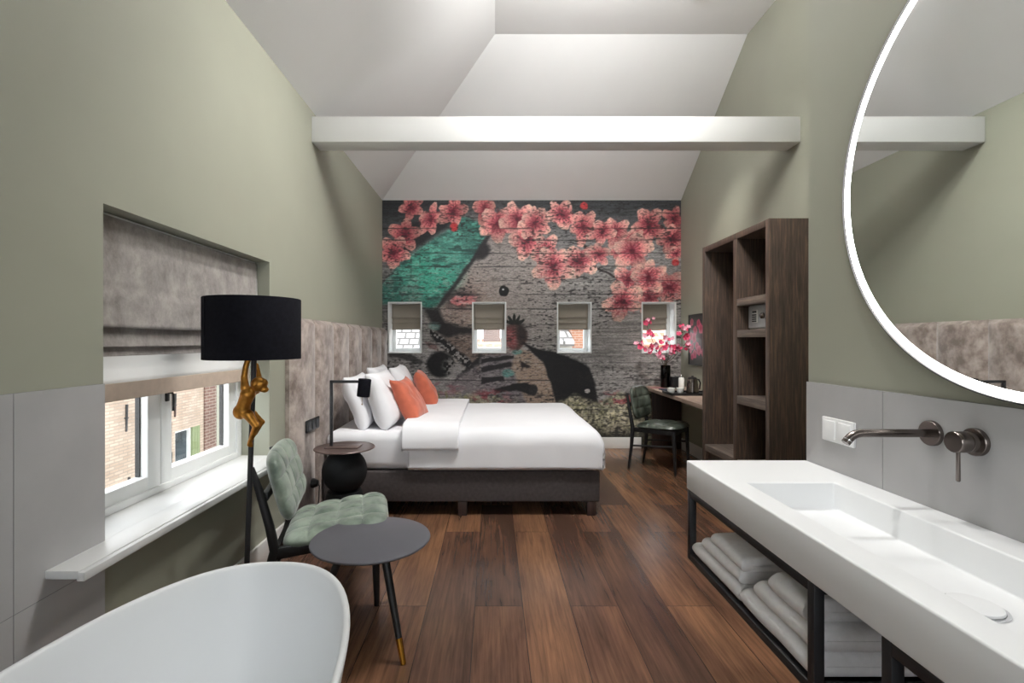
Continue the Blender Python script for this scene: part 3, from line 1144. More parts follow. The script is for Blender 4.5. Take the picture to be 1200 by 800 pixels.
for (a, b, c, d) in ((9.30, 9.335, -1.05, -.40), (9.775, 9.81, -1.05, -.40), (9.335, 9.775, -.435, -.40), (9.335, 9.775, -1.05, -1.01)):
    loc_box(bm, ob, -6.12, -6.02, a, b, c, d)
wf = link('window', bm, M_sash, bld, smooth=False)
bm = BM()
loc_box(bm, ob, -6.10, -6.08, 9.33, 9.78, -1.02, -.43)
link('pane', bm, M_darkpane, wf, smooth=False)
bm = BM()
for k in range(3):
    loc_box(bm, ob, -6.05, -5.985, 9.815 + k * 0.085, 9.815 + k * 0.085 + 0.082, -1.05, -.40)
link('shutter', bm, M_shutter, bld, smooth=False)
for (yy, zz) in ((8.05, 0.05), (8.1, -1.15), (9.28, 0.1), (9.16, -0.98), (7.0, -0.1), (7.0, -1.3)):
    bm = BM()
    c = Vector((-5.985, yy, zz)) - ob
    tube(bm, [c + Vector((0, 0, -.22)), c + Vector((0, 0.01, .22))], [0.014, 0.02], 8)
    tube(bm, [c + Vector((-.02, -.03, 0)), c + Vector((.01, .03, 0))], 0.012, 8)
    link('wall_anchor', bm, M_iron, bld)

ROOF = {}


def house(name, label, x0, x1, y, ze, zr, roof, wallm, wins, chim=None):
    t = thing(name, label, 'building', ((x0 + x1) / 2, y + 2.5, -5.0), group='houses behind the far windows')
    o = Vector(t.location)
    bm = BM()
    loc_box(bm, o, x0, x1, y, y + 5, -5, ze)
    # gables
    for xx in (x0 + .001, x1 - .001):
        poly(bm, [Vector(p) - o for p in ((xx, y, ze), (xx, y + 5, ze), (xx, y + 2.5, zr))])
    link('wall', bm, wallm, t, smooth=False)
    bm = BM()
    slab(bm, [Vector(p) - o for p in ((x0 - .02, y - .25, ze - .12), (x1 + .02, y - .25, ze - .12), (x1 + .02, y + 2.5, zr), (x0 - .02, y + 2.5, zr))], 0.12)
    slab(bm, [Vector(p) - o for p in ((x0 - .02, y + 2.5, zr), (x1 + .02, y + 2.5, zr), (x1 + .02, y + 5.25, ze - .12), (x0 - .02, y + 5.25, ze - .12))], 0.12)
    link('roof', bm, roof, t, smooth=False)
    for (wx, wz, ww, wh) in wins:
        bm = BM()
        for (a, b, c, d) in ((wx, wx + .07, wz, wz + wh), (wx + ww - .07, wx + ww, wz, wz + wh), (wx + .07, wx + ww - .07, wz, wz + .07), (wx + .07, wx + ww - .07, wz + wh - .07, wz + wh)):
            loc_box(bm, o, a, b, y - .05, y + .02, c, d)
        f = link('window', bm, M_sash, t, smooth=False)
        bm = BM()
        loc_box(bm, o, wx + .06, wx + ww - .06, y - .02, y + .01, wz + .06, wz + wh - .06)
        link('pane', bm, M_darkpane, f, smooth=False)
    if chim:
        bm = BM()
        loc_box(bm, o, chim - .3, chim + .3, y + 2.2, y + 2.8, zr - .3, zr + .55)
        loc_box(bm, o, chim - .36, chim + .36, y + 2.14, y + 2.86, zr + .5, zr + .62)
        link('chimney', bm, M_brickred, t, smooth=False)
    return t


house('pale_roof_house', 'pale tiled roof seen through the small window beside the headboard', -4.4, -1.7, 15.0, 0.3, 2.35, M_roofpale, M_render, [(-3.6, -1.6, .8, 1.2)])
house('orange_roof_house', 'orange tiled roof seen through the window above the bed', -1.1, 0.8, 15.5, 0.3, 1.30, M_roofred, M_render, [(-.6, -1.4, .8, 1.2)], chim=-0.05)
house('white_gabled_house', 'white house with grey window seen through the window over the bed foot', 0.95, 2.08, 13.0, 1.30, 2.0, M_roofpale, M_render, [(1.72, 0.55, .3, .55), (1.1, -1.2, .8, 1.2)])
house('red_brick_house', 'red brick house seen past the white one from the far wall', 2.14, 3.4, 13.4, 1.9, 2.8, M_roofred, M_brickpink, [(2.36, .55, .3, .5)])
house('narrow_orange_house', 'orange brick house with white window seen behind the pink flowers', 3.5, 7.2, 12.6, 1.25, 2.6, M_roofred, M_brickpink, [(4.2, .55, .35, .6), (5.6, .5, .6, .8)])
bm = BM()
box(bm, -30, 30, -20, 50, -4.2, -4.0)
structure(link('ground', bm, M_render, smooth=False))

# ------------------------------------------------------------------ bed
BY0, BY1 = 3.67, 5.27
BX_0, BX_1 = -1.268, 0.794
bed = thing('box_spring_bed', 'double bed with charcoal upholstered box spring and white mattress', 'bed', (-0.24, 4.47, 0))
ob = Vector(bed.location)
bm = BM()
loc_box(bm, ob, BX_0, BX_1, BY0, BY1, 0.106, 0.335, bev=0.012, seg=3)
link('box_spring', bm, M_box, bed)
for (lx, ly) in ((BX_1 - 0.06, BY0 + 0.04), (BX_1 - 0.06, BY1 - 0.04), (-0.23, BY0 + 0.04), (-0.23, BY1 - 0.04), (BX_0 + 0.08, BY0 + 0.04), (BX_0 + 0.08, BY1 - 0.04)):
    bm = BM()
    loc_box(bm, ob, lx - 0.033, lx + 0.033, ly - 0.033, ly + 0.033, 0, 0.106, bev=0.003)
    link('leg', bm, M_footwood, bed)
bm = BM()
g = box(bm, BX_0 + 0.01, BX_1 - 0.01, BY0 + 0.005, BY1 - 0.005, 0.337, 0.625, 0.07, 6)
bmesh.ops.subdivide_edges(bm, edges=[e for e in bm.edges if e.calc_length() > 0.2], cuts=8, use_grid_fill=True)
for v in bm.verts:
    v.co.z += 0.006 * nz3(v.co.x, v.co.y, 0, 3) * (1 if v.co.z > .5 else 0)
    v.co -= ob
link('mattress', bm, M_linen, bed)


def wrap(s, lo, hi, r, drop):
    """walk along a cloth lying over an edge at lo and hi: returns position and how far it has dropped"""
    q = r * PI / 2
    if s < lo + r:
        t = lo + r - s
        if t < q:
            return lo + r - r * math.sin(t / r), r - r * math.cos(t / r)
        return lo, r + (t - q)
    if s > hi - r:
        t = s - (hi - r)
        if t < q:
            return hi - r + r * math.sin(t / r), r - r * math.cos(t / r)
        return hi, r + (t - q)
    return s, 0.0


def cloth(name, x0, x1, y0, y1, ztop, dropx, dropy, parent, off, wrapx=True, r=0.09, amp=0.008, puff=0.012, th=0.02, mat=None, nu=110, nv=110, seed=0.0):
    bm = BM()
    e = r * (PI / 2 - 1)
    sx0 = x0
    sx1 = x1 + (dropx + e - 0.0) - r * 0.0 if wrapx else x1
    sy0, sy1 = y0 - dropy - e + 0.0, y1 + dropy + e

    def f(u, v):
        sx = sx0 + (sx1 - sx0) * u
        sy = sy0 + (sy1 - sy0) * v
        if wrapx:
            x, dx = (sx, 0.0) if sx < x1 - r else wrap(sx, -99, x1, r, dropx)
        else:
            x, dx = sx, 0.0
        y, dy = wrap(sy, y0, y1, r, dropy)
        drop = max(dx, dy) + 0.35 * min(dx, dy)
        drop = min(drop, max(dropx if wrapx else 0, dropy) + r * 0.0 + 0.0)
        z = ztop - drop
        n = nz3(x + seed, y, z * 0.7, 2.3) + 0.5 * nz3(x + seed, y, z, 5.5)
        z += amp * n if drop < 0.05 else 0
        cx = (x - x0) / (x1 - x0)
        cy = (y - y0) / (y1 - y0)
        z += puff * math.sin(PI * min(1, max(0, cx))) * math.sin(PI * min(1, max(0, cy)))
        out = min(1, drop / 0.12)
        fold = 0.007 * nz3(x * 1.2 + seed, y * 1.2, z * 0.3, 6) * out
        if dy >= dx:
            y += (-1 if y < (y0 + y1) / 2 else 1) * (fold + 0.006 * out)
        else:
            x += fold + 0.006 * out
        return Vector((x, y, z)) - off
    grid(bm, nu, nv, f)
    o = link(name, bm, mat or M_duvet, parent)
    solidify(o, th, 1)
    return o


dv = thing('duvet', 'white duvet spread over the bed with its top edge folded back', 'duvet', (0.1, 4.47, 0.62))
od = Vector(dv.location)
cloth('duvet_cover', -0.63, BX_1 + 0.012, BY0 - 0.012, BY1 + 0.012, 0.634, 0.285, 0.285, dv, od, True, 0.10, th=0.018)
cloth('folded_edge', -0.67, -0.255, BY0 - 0.035, BY1 + 0.035, 0.664, 0, 0.175, dv, od, False, 0.10, amp=0.014, puff=0.012, th=0.028, nu=50, seed=3.0)


# headboard of upholstered channels
hb = thing('headboard', 'tall taupe velvet headboard of vertical padded channels along the wall', 'headboard', (XL + 0.04, 4.6, 0))
oh = Vector(hb.location)
bm = BM()
loc_box(bm, oh, XL + 0.002, XL + 0.03, 3.2, YF - 0.004, 0.0, 1.455)
link('back_board', bm, M_velvet, hb)
ye = [3.2 + 0.42 * k for k in range(7)] + [YF - 0.006]
for a, b in zip(ye[:-1], ye[1:]):
    bm = BM()

    def fch(u, v):
        y = a + (b - a) * u
        z = 0.005 + 1.455 * v
        s = min(1, max(0, 1 - abs(2 * u - 1))) if b - a < 0.35 else 1 - abs(2 * u - 1)
        bul = (1 - min(1, abs(2 * u - 1)) ** 2.6) ** 0.62
        ez = min(1, (1 - v) * 1.455 / 0.03)
        ez = math.sqrt(max(0, 1 - (1 - ez) ** 2))
        x = XL + 0.024 + 0.058 * min(bul, ez) + 0.004 * bul * ez * nz3(y, z, 2, 5)
        return Vector((x, y, z)) - oh
    grid(bm, 28, 40, fch)
    link('channel', bm, M_velvet, hb, angle=80)

# black triple socket in the headboard
sk = thing('power_outlet', 'black triple socket plate set in the headboard beside the bedside lamp', 'socket', (-1.266, 3.455, 0.68))
bm = BM()
o_ = Vector(sk.location)
loc_box(bm, o_, -1.272, -1.258, 3.335, 3.578, 0.678, 0.762, bev=0.006)
link('plate', bm, M_plug, sk)
for k in range(3):
    bm = BM()
    cy = 3.38 + k * 0.0765
    loc_box(bm, o_, -1.259, -1.254, cy - 0.027, cy + 0.027, 0.69, 0.75, bev=0.004)
    link('socket', bm, simple('anthracite_insert', rgb(58, 60, 64), 0.4), sk)
    bm = BM()
sk2 = thing('wall_plug', 'black plug low on the headboard behind the tufted lounge chair', 'plug', (-1.266, 3.45, 0.29))
o_ = Vector(sk2.location)
bm = BM()
Mr = Matrix.Rotation(PI / 2, 4, 'Y')
lathe(bm, [(0.0, 0), (0.034, 0), (0.034, 0.012), (0.022, 0.04), (0.0, 0.04)], (0, 0, 0.02), 20, Mr)
link('plug_body', bm, M_plug, sk2)
bm = BM()
tube(bm, [(0.036, 0, 0.02), (0.05, 0, 0.0), (0.045, 0.0, -0.1), (0.02, 0.01, -0.27)], 0.004, 8)
link('cable', bm, M_plug, sk2)


# pillows
def pillow(name, label, cat, c, w, h, t, lean, mat, yaw=0.0, group=None, seed=0, ear=0.0, roll=0.0):
    """c = middle of the lower edge; w along Y, h up, leaning back by lean; ear = pulled-out corners"""
    bm = BM()
    n = 40
    M = Matrix.Translation(Vector((0, 0, 0))) @ Matrix.Rotation(yaw, 4, 'Z') @ Matrix.Rotation(-lean, 4, 'Y') @ Matrix.Rotation(roll, 4, 'X')
    for side in (1, -1):
        def f(u, v):
            a, b = 2 * u - 1, 2 * v - 1
            ia, ib = (1 - abs(a) ** 3.6), (1 - abs(b) ** 3.6)
            k = max(0.0, ia * ib) ** 0.42
            pin = 1 - 0.10 * (1 - abs(b) ** 2) * abs(a) ** 3 * 0
            yy = a * w / 2 * (1 - 0.07 * (1 - b * b)) * (1 + ear * (abs(a * b) ** 6))
            zz = b * h / 2 * (1 - 0.07 * (1 - a * a)) * (1 + ear * (abs(a * b) ** 6))
            wr = 0.012 * nz3(a * 1.3 + seed, b * 1.3, seed, 1.4) + 0.004 * nz3(a * 1.2 + seed, b * 1.2, seed, 3.0)
            xx = side * (t / 2 * k * (1 - 0.18 * b)) + wr * k * 1.6 + 0.012 * nz3(a, b, seed, 1.1)
            return M @ Vector((xx, yy, zz + h / 2))
        grid(bm, n, n, f)
    bmesh.ops.remove_doubles(bm, verts=bm.verts[:], dist=0.0004)
    o = link(name, bm, mat, None, angle=179)
    o.location = c
    return tag(o, label, cat, group)


L_ = 'white pillows against the headboard'
pillow('bed_pillow', 'white pillow leaning on the headboard just behind the bedside lamp shade', 'pillow', (-1.00, 4.08, 0.615), 0.66, 0.44, 0.16, 0.36, M_linen, 0.05, L_, 1)
pillow('bed_pillow', 'white pillow behind the nearer coral cushion', 'pillow', (-0.80, 4.06, 0.625), 0.66, 0.46, 0.19, 0.36, M_linen, -0.03, L_, 5)
pillow('bed_pillow', 'white pillow at the back against the headboard by the far wall', 'pillow', (-1.00, 4.88, 0.62), 0.66, 0.47, 0.16, 0.36, M_linen, 0.0, L_, 9)
pillow('bed_pillow', 'white pillow behind the farther coral cushion', 'pillow', (-0.78, 4.88, 0.63), 0.66, 0.47, 0.19, 0.42, M_linen, 0.05, L_, 13)
C_ = 'coral cushions on the bed'
pillow('throw_cushion', 'coral velvet cushion nearer the bedside lamp', 'cushion', (-0.60, 4.05, 0.655), 0.40, 0.38, 0.15, 0.50, M_orange, -0.12, C_, 21, 0.10)
pillow('throw_cushion', 'coral velvet cushion farther along the bed toward the patterned wall', 'cushion', (-0.60, 4.95, 0.66), 0.40, 0.38, 0.16, 0.45, M_orange, 0.1, C_, 25, 0.04)

# ------------------------------------------------------------------ bedside table and lamp
bt = thing('side_table', 'round black side table on a ball foot by the bed', 'table', (-0.985, 3.27, 0))
bm = BM()
lathe(bm, [(0, 0.592), (0.19, 0.592), (0.196, 0.595), (0.196, 0.598), (0.193, 0.601), (0, 0.601)], n=64)
link('tabletop', bm, M_darkbrown, bt)
bm = BM()
lathe(bm, [(0.0001, 0.29)] + [(0.145 * math.sin(PI * k / 24), 0.445 - 0.147 * math.cos(PI * k / 24)) for k in range(1, 24)] + [(0.0001, 0.592)], n=48)
link('ball', bm, M_soot, bt)
bm = BM()
lathe(bm, [(0, 0), (0.15, 0), (0.155, 0.012), (0.15, 0.1), (0.135, 0.22), (0.11, 0.315), (0.0, 0.315)], n=48)
link('base', bm, M_soot, bt)

bl = thing('bedside_lamp', 'black angled reading lamp standing on the round side table', 'lamp', (-0.99, 3.27, 0.6012))
bm = BM()
box(bm, -0.115, 0.105, -0.055, 0.065, 0, 0.008, 0.002)
link('base_plate', bm, M_darkbrown, bl)
bm = BM()
pz = 1.043 - 0.6012
box(bm, -0.092, -0.074, -0.009, 0.009, 0.006, pz, 0.002)
link('pole', bm, M_black, bl)
bm = BM()
box(bm, -0.092, 0.10, -0.009, 0.009, pz - 0.018, pz, 0.002)
link('arm', bm, M_black, bl)
bm = BM()
Mt = Matrix.Rotation(0.10, 4, 'Y')
lathe(bm, [(0.030, 0.115), (0.0, 0.115), (0.0, 0.117), (0.04, 0.117), (0.042, 0.112), (0.042, 0.004), (0.0405, 0.0), (0.039, 0.0), (0.038, 0.113), (0.030, 0.115)], (0.128, 0, pz - 0.108), 32, Mt)
link('lamp_shade', bm, M_shade, bl)
bm = BM()
tube(bm, [(0.12, 0, pz - 0.03), (0.12, 0, pz - 0.155)], 0.0016, 6)
lathe(bm, [(0, -0.006), (0.004, -0.002), (0.004, 0.004), (0, 0.008)], (0.12, 0, pz - 0.16), 10)
link('pull_chain', bm, M_brass, bl)


# ------------------------------------------------------------------ tufted chairs
def tufted(w, l, t, nx, ny, depth, bowl=0.0, ex=3.2, n=56, m_back=0.35):
    """pad lying in XY, thickness in Z, with buttoned squares; l along X, w along Y; returns bmesh"""
    bm = BM()

    def outline(a, b):
        r = max(abs(a), abs(b))
        if r < 1e-6:
            return 0.0, 0.0, 0.0
        th = math.atan2(b, a)
        c, s = abs(math.cos(th)), abs(math.sin(th))
        rad = 1.0 / ((c ** ex + s ** ex) ** (1 / ex))
        return r * rad * math.cos(th), r * rad * math.sin(th), r

    for side in (1, -1):
        def f(u, v):
            a, b = 2 * u - 1, 2 * v - 1
            x, y, r = outline(a, b)
            edge = max(0.0, 1 - r ** 5) ** 0.5
            z = t * (1 if side > 0 else -m_back) * edge
            if side > 0:
                gx = abs(math.sin(PI * (x + 1) / 2 * nx))
                gy = abs(math.sin(PI * (y + 1) / 2 * ny))
                if ((x + 1) / 2 * nx) < .5 or ((x + 1) / 2 * nx) > nx - .5:
                    gx = max(gx, 0.75)
                if ((y + 1) / 2 * ny) < .5 or ((y + 1) / 2 * ny) > ny - .5:
                    gy = max(gy, 0.75)
                puff = 0.7 * min(gx, gy) ** 0.30 + 0.3 * (gx * gy) ** 0.5
                z -= depth * (1 - puff) * edge
            z += bowl * y * y
            return Vector((x * l / 2, y * w / 2, z))
        grid(bm, n, n, f)
    bmesh.ops.remove_doubles(bm, verts=bm.verts[:], dist=0.0003)
    return bm


def lounge_chair(loc, rz):
    c = thing('lounge_chair', 'low black framed chair with sage green tufted seat beside the round coffee table', 'chair', loc, rz)
    # local: faces +X
    bm = tufted(0.52, 0.50, 0.058, 4, 4, 0.024, 0.0, 6.0, 100)
    Ms = Matrix.Translation((0.0, 0, 0.380)) @ Matrix.Rotation(-0.13, 4, 'Y')
    bm.transform(Ms)
    link('seat', bm, M_sage, c, angle=70)
    bm = tufted(0.55, 0.34, 0.05, 3, 4, 0.022, 0.022, 4.5, 100, m_back=0.8)
    # pad stands up: its X axis becomes up, its Z axis becomes forward
    R = Matrix(((0, 0, 1, 0), (0, 1, 0, 0), (1, 0, 0, 0), (0, 0, 0, 1)))
    Mb = Matrix.Translation((-0.262, 0, 0.615)) @ Matrix.Rotation(-0.26, 4, 'Y') @ R
    bm.transform(Mb)
    link('backrest', bm, M_sage, c, angle=70)
    for s in (-1, 1):
        y = s * 0.235
        # rear leg runs up into the back post
        bm = BM()
        tube(bm, [(-0.37, y, 0.0), (-0.315, y, 0.17), (-0.268, y, 0.335), (-0.29, y, 0.45), (-0.335, y, 0.62), (-0.368, y, 0.725)], [0.013, 0.019, 0.024, 0.021, 0.018, 0.013], 12)
        link('leg', bm, M_blackwood, c)
        bm = BM()
        tube(bm, [(0.188, y * .75, 0.0), (0.185, y * .8, 0.2), (0.18, y * .86, 0.385)], [0.013, 0.018, 0.021], 12)
        link('leg', bm, M_blackwood, c)
        bm = BM()
        box(bm, -0.275, 0.215, y - 0.016, y + 0.016, -0.026, 0.026, 0.006, 2, Matrix.Translation((0, 0, 0.352)) @ Matrix.Rotation(-0.10, 4, 'Y'))
        link('side_rail', bm, M_blackwood, c)
    bm = BM()
    box(bm, 0.17, 0.2, -0.22, 0.22, 0.345, 0.385, 0.004)
    link('front_rail', bm, M_blackwood, c)
    bm = BM()
    box(bm, -0.275, -0.25, -0.22, 0.22, 0.31, 0.35, 0.004)
    link('back_rail', bm, M_blackwood, c)
    bm = BM()
    box(bm, -0.325, -0.30, -0.22, 0.22, 0.565, 0.605, 0.004)
    link('back_rail', bm, M_blackwood, c)
    return c


lounge_chair((-0.80, 2.56, 0), math.radians(14))


def desk_chair(loc, rz):
    c = thing('desk_chair', 'black wooden chair with dark green leather tufted seat at the desk', 'chair', loc, rz)
    bm = tufted(0.44, 0.46, 0.045, 3, 3, 0.014, 0.0, 4.0, 44)
    bm.transform(Matrix.Translation((0.02, 0, 0.445)) @ Matrix.Rotation(-0.04, 4, 'Y'))
    link('seat', bm, M_leather, c, angle=70)
    bm = tufted(0.44, 0.34, 0.04, 3, 3, 0.016, 0.03, 4.2, 60, m_back=0.6)
    R = Matrix(((0, 0, 1, 0), (0, 1, 0, 0), (1, 0, 0, 0), (0, 0, 0, 1)))
    bm.transform(Matrix.Translation((-0.240, 0, 0.665)) @ Matrix.Rotation(-0.17, 4, 'Y') @ R)
    link('backrest', bm, M_leather, c, angle=70)
    for s in (-1, 1):
        y = s * 0.185
        bm = BM()
        tube(bm, [(-0.265, y, 0.0), (-0.235, y, 0.22), (-0.22, y, 0.42), (-0.25, y, 0.58), (-0.282, y, 0.77)], [0.012, 0.017, 0.021, 0.017, 0.011], 12)
        link('leg', bm, M_blackwood, c)
        bm = BM()
        tube(bm, [(0.215, y, 0.0), (0.205, y, 0.22), (0.195, y, 0.43)], [0.012, 0.017, 0.021], 12)
        link('leg', bm, M_blackwood, c)
        bm = BM()
        box(bm, -0.22, 0.195, y - 0.011, y + 0.011, 0.385, 0.43, 0.004)
        link('side_rail', bm, M_blackwood, c)
        bm = BM()
        tube(bm, [(-0.238, y, 0.24), (0.205, y, 0.28)], 0.009, 8)
        link('stretcher', bm, M_blackwood, c)
    bm = BM()
    box(bm, 0.18, 0.205, -0.18, 0.18, 0.385, 0.43, 0.004)
    link('front_rail', bm, M_blackwood, c)
    bm = BM()
    box(bm, -0.285, -0.262, -0.175, 0.175, 0.63, 0.67, 0.004)
    link('back_rail', bm, M_blackwood, c)
    return c


desk_chair((1.71, 5.03, 0), math.radians(-40))

# ------------------------------------------------------------------ coffee table
ct = thing('coffee_table', 'round anthracite coffee table with three splayed legs on the plank floor', 'table', (-0.545, 2.205, 0))
bm = BM()
lathe(bm, [(0, 0.408), (0.245, 0.408), (0.258, 0.414), (0.262, 0.4195), (0.260, 0.424), (0.255, 0.426), (0, 0.426)], n=80)
link('tabletop', bm, M_topgrey, ct)
bm = BM()
lathe(bm, [(0, 0.385), (0.12, 0.385), (0.125, 0.39), (0.125, 0.408), (0, 0.408)], n=40)
link('apron', bm, M_blackwood, ct)
for i, (ang, rf) in enumerate(((-50, 0.285), (83, 0.295), (205, 0.285))):
    a = math.radians(ang)
    d = Vector((math.cos(a), math.sin(a), 0))
    top, foot = d * 0.12 + Vector((0, 0, 0.40)), d * rf
    q = foot + (top - foot) * 0.22
    bm = BM()
    tube(bm, [top, (top + q) / 2, q], [0.018, 0.0165, 0.0135], 16)
    lg = link('leg', bm, M_blackwood, ct)
    bm = BM()
    tube(bm, [q + (top - q) * 0.004, foot], [0.0145, 0.0115], 16)
    cap = link('leg_tip', bm, M_brass, lg)
    cap['label'] = 'brass leg tip'

# ------------------------------------------------------------------ floor lamp with climbing monkey
LD = 2.15
lx0, lx1 = -1.085, -1.040
fl = thing('floor_lamp', 'black drum shade floor lamp with a gold monkey hanging on its pole', 'lamp', (lx0, LD, 0))
of = Vector(fl.location)
bm = BM()
lathe(bm, [(0, 0), (0.125, 0), (0.13, 0.004), (0.13, 0.016), (0.122, 0.022), (0.03, 0.026), (0.018, 0.04), (0, 0.04)], n=48)
link('base', bm, M_black, fl)
bm = BM()
tube(bm, [(0, 0, 0.02), ((lx1 - lx0) * 0.5, 0, 0.65), (lx1 - lx0, 0, 1.30), (lx1 - lx0, 0, 1.40)], 0.011, 16)
link('pole', bm, M_black, fl)
bm = BM()
sx = -1.047 - lx0
lathe(bm, [(0.196, 1.224), (0.196, 1.484), (0.1945, 1.486), (0.193, 1.484), (0.193, 1.226), (0.1945, 1.2235), (0.196, 1.224)], (sx, 0, 0), 72)
shd = link('lamp_shade', bm, M_shade, fl)
bm = BM()
a = math.radians(232)
tube(bm, [(sx + 0.1965 * math.cos(a), 0.1965 * math.sin(a), 1.226), (sx + 0.1965 * math.cos(a), 0.1965 * math.sin(a), 1.484)], 0.0022, 6)
link('seam', bm, M_shade, shd)
bm = BM()
for k in range(3):
    a = 2 * PI * k / 3 + .4
    tube(bm, [(sx, 0, 1.39), (sx + 0.194 * math.cos(a), 0.194 * math.sin(a), 1.40)], 0.003, 6)
lathe(bm, [(0, 1.28), (0.022, 1.29), (0.030, 1.33), (0.02, 1.37), (0, 1.385)], (sx, 0, 0), 20)
link('shade_carrier', bm, M_black, shd)


def mk(px, py, dy):
    p = P(px, py, LD)
    return (p.x - lx0, dy, p.z)


mp = [
    mk(288.5, 481, -0.034) + (0.040,),       # 0 pelvis
    mk(291.5, 471, -0.038) + (0.036,),       # 1 belly
    mk(295.5, 461, -0.038) + (0.041,),       # 2 chest
    mk(301, 454.5, -0.036) + (0.030,),       # 3 neck
    mk(308, 449.5, -0.036) + (0.047,),       # 4 head
    mk(315.0, 455.5, -0.038) + (0.022,),     # 5 muzzle
    mk(293.0, 453, -0.044) + (0.026,),       # 6 shoulder of the raised arm
    mk(290.8, 441, -0.034) + (0.020,),       # 7 upper arm
    mk(291.3, 430, -0.026) + (0.017,),       # 8 forearm
    mk(293.5, 419, -0.018) + (0.018,),       # 9 hand on the pole
    mk(297, 484.5, -0.042) + (0.031,),       # 10 thigh
    mk(306.5, 497, -0.046) + (0.021,),       # 11 knee
    mk(301.0, 507, -0.034) + (0.016,),       # 12 calf
    mk(296.5, 514.5, -0.022) + (0.014,),     # 13 ankle
    mk(295, 519.5, -0.020) + (0.016,),       # 14 toes
    mk(300, 457, 0.010) + (0.024,),          # 15 shoulder of the other arm
    mk(299.5, 443, 0.034) + (0.016,),        # 16 elbow behind the pole
    mk(297.5, 428, 0.022) + (0.014,),        # 17 other hand
    mk(294, 486, 0.020) + (0.024,),          # 18 other thigh, behind the pole
    mk(302, 496, 0.040) + (0.017,),          # 19 other knee
    mk(296, 509, 0.026) + (0.013,),          # 20 other foot
]
def ball(bm, c, r, sq=(1, 1, 1), rot=0.0):
    g = bmesh.ops.create_icosphere(bm, subdivisions=3, radius=1.0)['verts']
    R = Matrix.Rotation(rot, 3, 'Y')
    for v in g:
        v.co = R @ Vector((v.co.x * r * sq[0], v.co.y * r * sq[1], v.co.z * r * sq[2])) + Vector(c)


bm = BM()
V = [Vector(p[:3]) for p in mp]


def limb(ids, rad):
    tube(bm, [V[i] for i in ids], rad, 14)
    for i, r in zip(ids, rad):
        ball(bm, V[i], r * 1.02)


# trunk: rump, belly and chest in one bent spindle
tube(bm, [V[0] + Vector((-.004, 0, -.012)), V[0], V[1], V[2], V[3]], [0.020, 0.031, 0.027, 0.030, 0.017], 20)
ball(bm, V[0] + Vector((-0.006, 0, 0.0)), 0.032, (1, .95, 1.05))
ball(bm, V[2], 0.031, (1, 1.1, .95))
ball(bm, V[4], 0.034, (1.0, .88, 0.98))
ball(bm, V[4] + Vector((0.012, 0, 0.006)), 0.027, (1, .95, .8))
ball(bm, V[5] + Vector((-.002, 0, 0.001)), 0.0165, (1.15, 1, .85))
ball(bm, V[4] + Vector((0.026, 0, 0.004)), 0.0085, (1, 2.4, .8))
limb([6, 7, 8, 9], [0.018, 0.0135, 0.0115, 0.012])
ball(bm, V[9] + Vector((.004, .006, .006)), 0.0125, (.9, 1.2, 1.2))
limb([0, 10, 11], [0.026, 0.0225, 0.0150])
limb([11, 12, 13], [0.0150, 0.0130, 0.0095])
limb([13, 14], [0.0095, 0.0105])
tube(bm, [V[13], V[14] + Vector((.006, .004, -.012))], [0.009, 0.007], 10)
limb([15, 16, 17], [0.016, 0.0115, 0.0105])
limb([2, 15], [0.020, 0.016])
limb([0, 18, 19, 20], [0.022, 0.018, 0.0125, 0.009])
for k in range(4):     # fingers wrapped round the pole
    q = V[9] + Vector((0.0, 0.004, 0.010 - 0.006 * k))
    tube(bm, [q + Vector((-.006, -.004, 0)), q + Vector((.006, -.007, 0.001)), q + Vector((.017, .002, 0)), q + Vector((.019, .014, 0))], [.0045, .0045, .004, .003], 8)
for dy in (-0.031, 0.031):
    ball(bm, V[4] + Vector((-0.006, dy, 0.002)), 0.0115, (1, .45, 1.1))
mon = link('monkey_figure', bm, M_gold, fl, recalc=False)
rm = mon.modifiers.new('one_surface', 'REMESH')
rm.mode = 'VOXEL'
rm.voxel_size = 0.0032
rm.use_smooth_shade = True
smm = mon.modifiers.new('smooth', 'SMOOTH')
smm.factor = 0.5
smm.iterations = 5
mon['label'] = 'gold climbing monkey figure'
# ------------------------------------------------------------------ bathtub
bm = BM()
TXC, TYC, TA, TB, TZ = -0.705, 0.77, 0.85, 0.39, 0.58


def sup(th, k=1.0, e=2.35, sh=0.0):
    c, s = math.cos(th), math.sin(th)
    r = 1 / ((abs(c) ** e + abs(s) ** e) ** (1 / e))
    return r * c, r * s


prof = [  # (scale of width, scale of length, height): outside from the floor up, over the rim, down inside
    (0.0, 0.0, 0.0), (0.55, 0.68, 0.0), (0.62, 0.74, 0.006), (0.68, 0.78, 0.04), (0.78, 0.84, 0.16), (0.88, 0.905, 0.33), (0.955, 0.965, 0.48), (0.985, 0.99, 0.545),
    (0.998, 0.999, 0.572), (0.994, 0.997, 0.5785), (0.978, 0.989, 0.581), (0.960, 0.980, 0.5785), (0.952, 0.975, 0.572), (0.935, 0.965, 0.54), (0.885, 0.925, 0.42), (0.80, 0.86, 0.27),
    (0.70, 0.78, 0.16), (0.58, 0.68, 0.115), (0.40, 0.5, 0.105), (0.0, 0.0, 0.10)]
n = 96
rings = []
for (sw, sl, z) in prof:
    if sw == 0:
        rings.append([bm.verts.new((TXC, TYC, z))])
        continue
    row = []
    for j in range(n):
        c, s = sup(2 * PI * j / n)
        row.append(bm.verts.new((TXC + c * TB * sw, TYC + s * TA * sl, z)))
    rings.append(row)
for a, b in zip(rings[:-1], rings[1:]):
    for j in range(n):
        k = (j + 1) % n
        if len(a) == 1:
            bm.faces.new((a[0], b[k], b[j]))
        elif len(b) == 1:
            bm.faces.new((a[j], a[k], b[0]))
        else:
            bm.faces.new((a[j], a[k], b[k], b[j]))
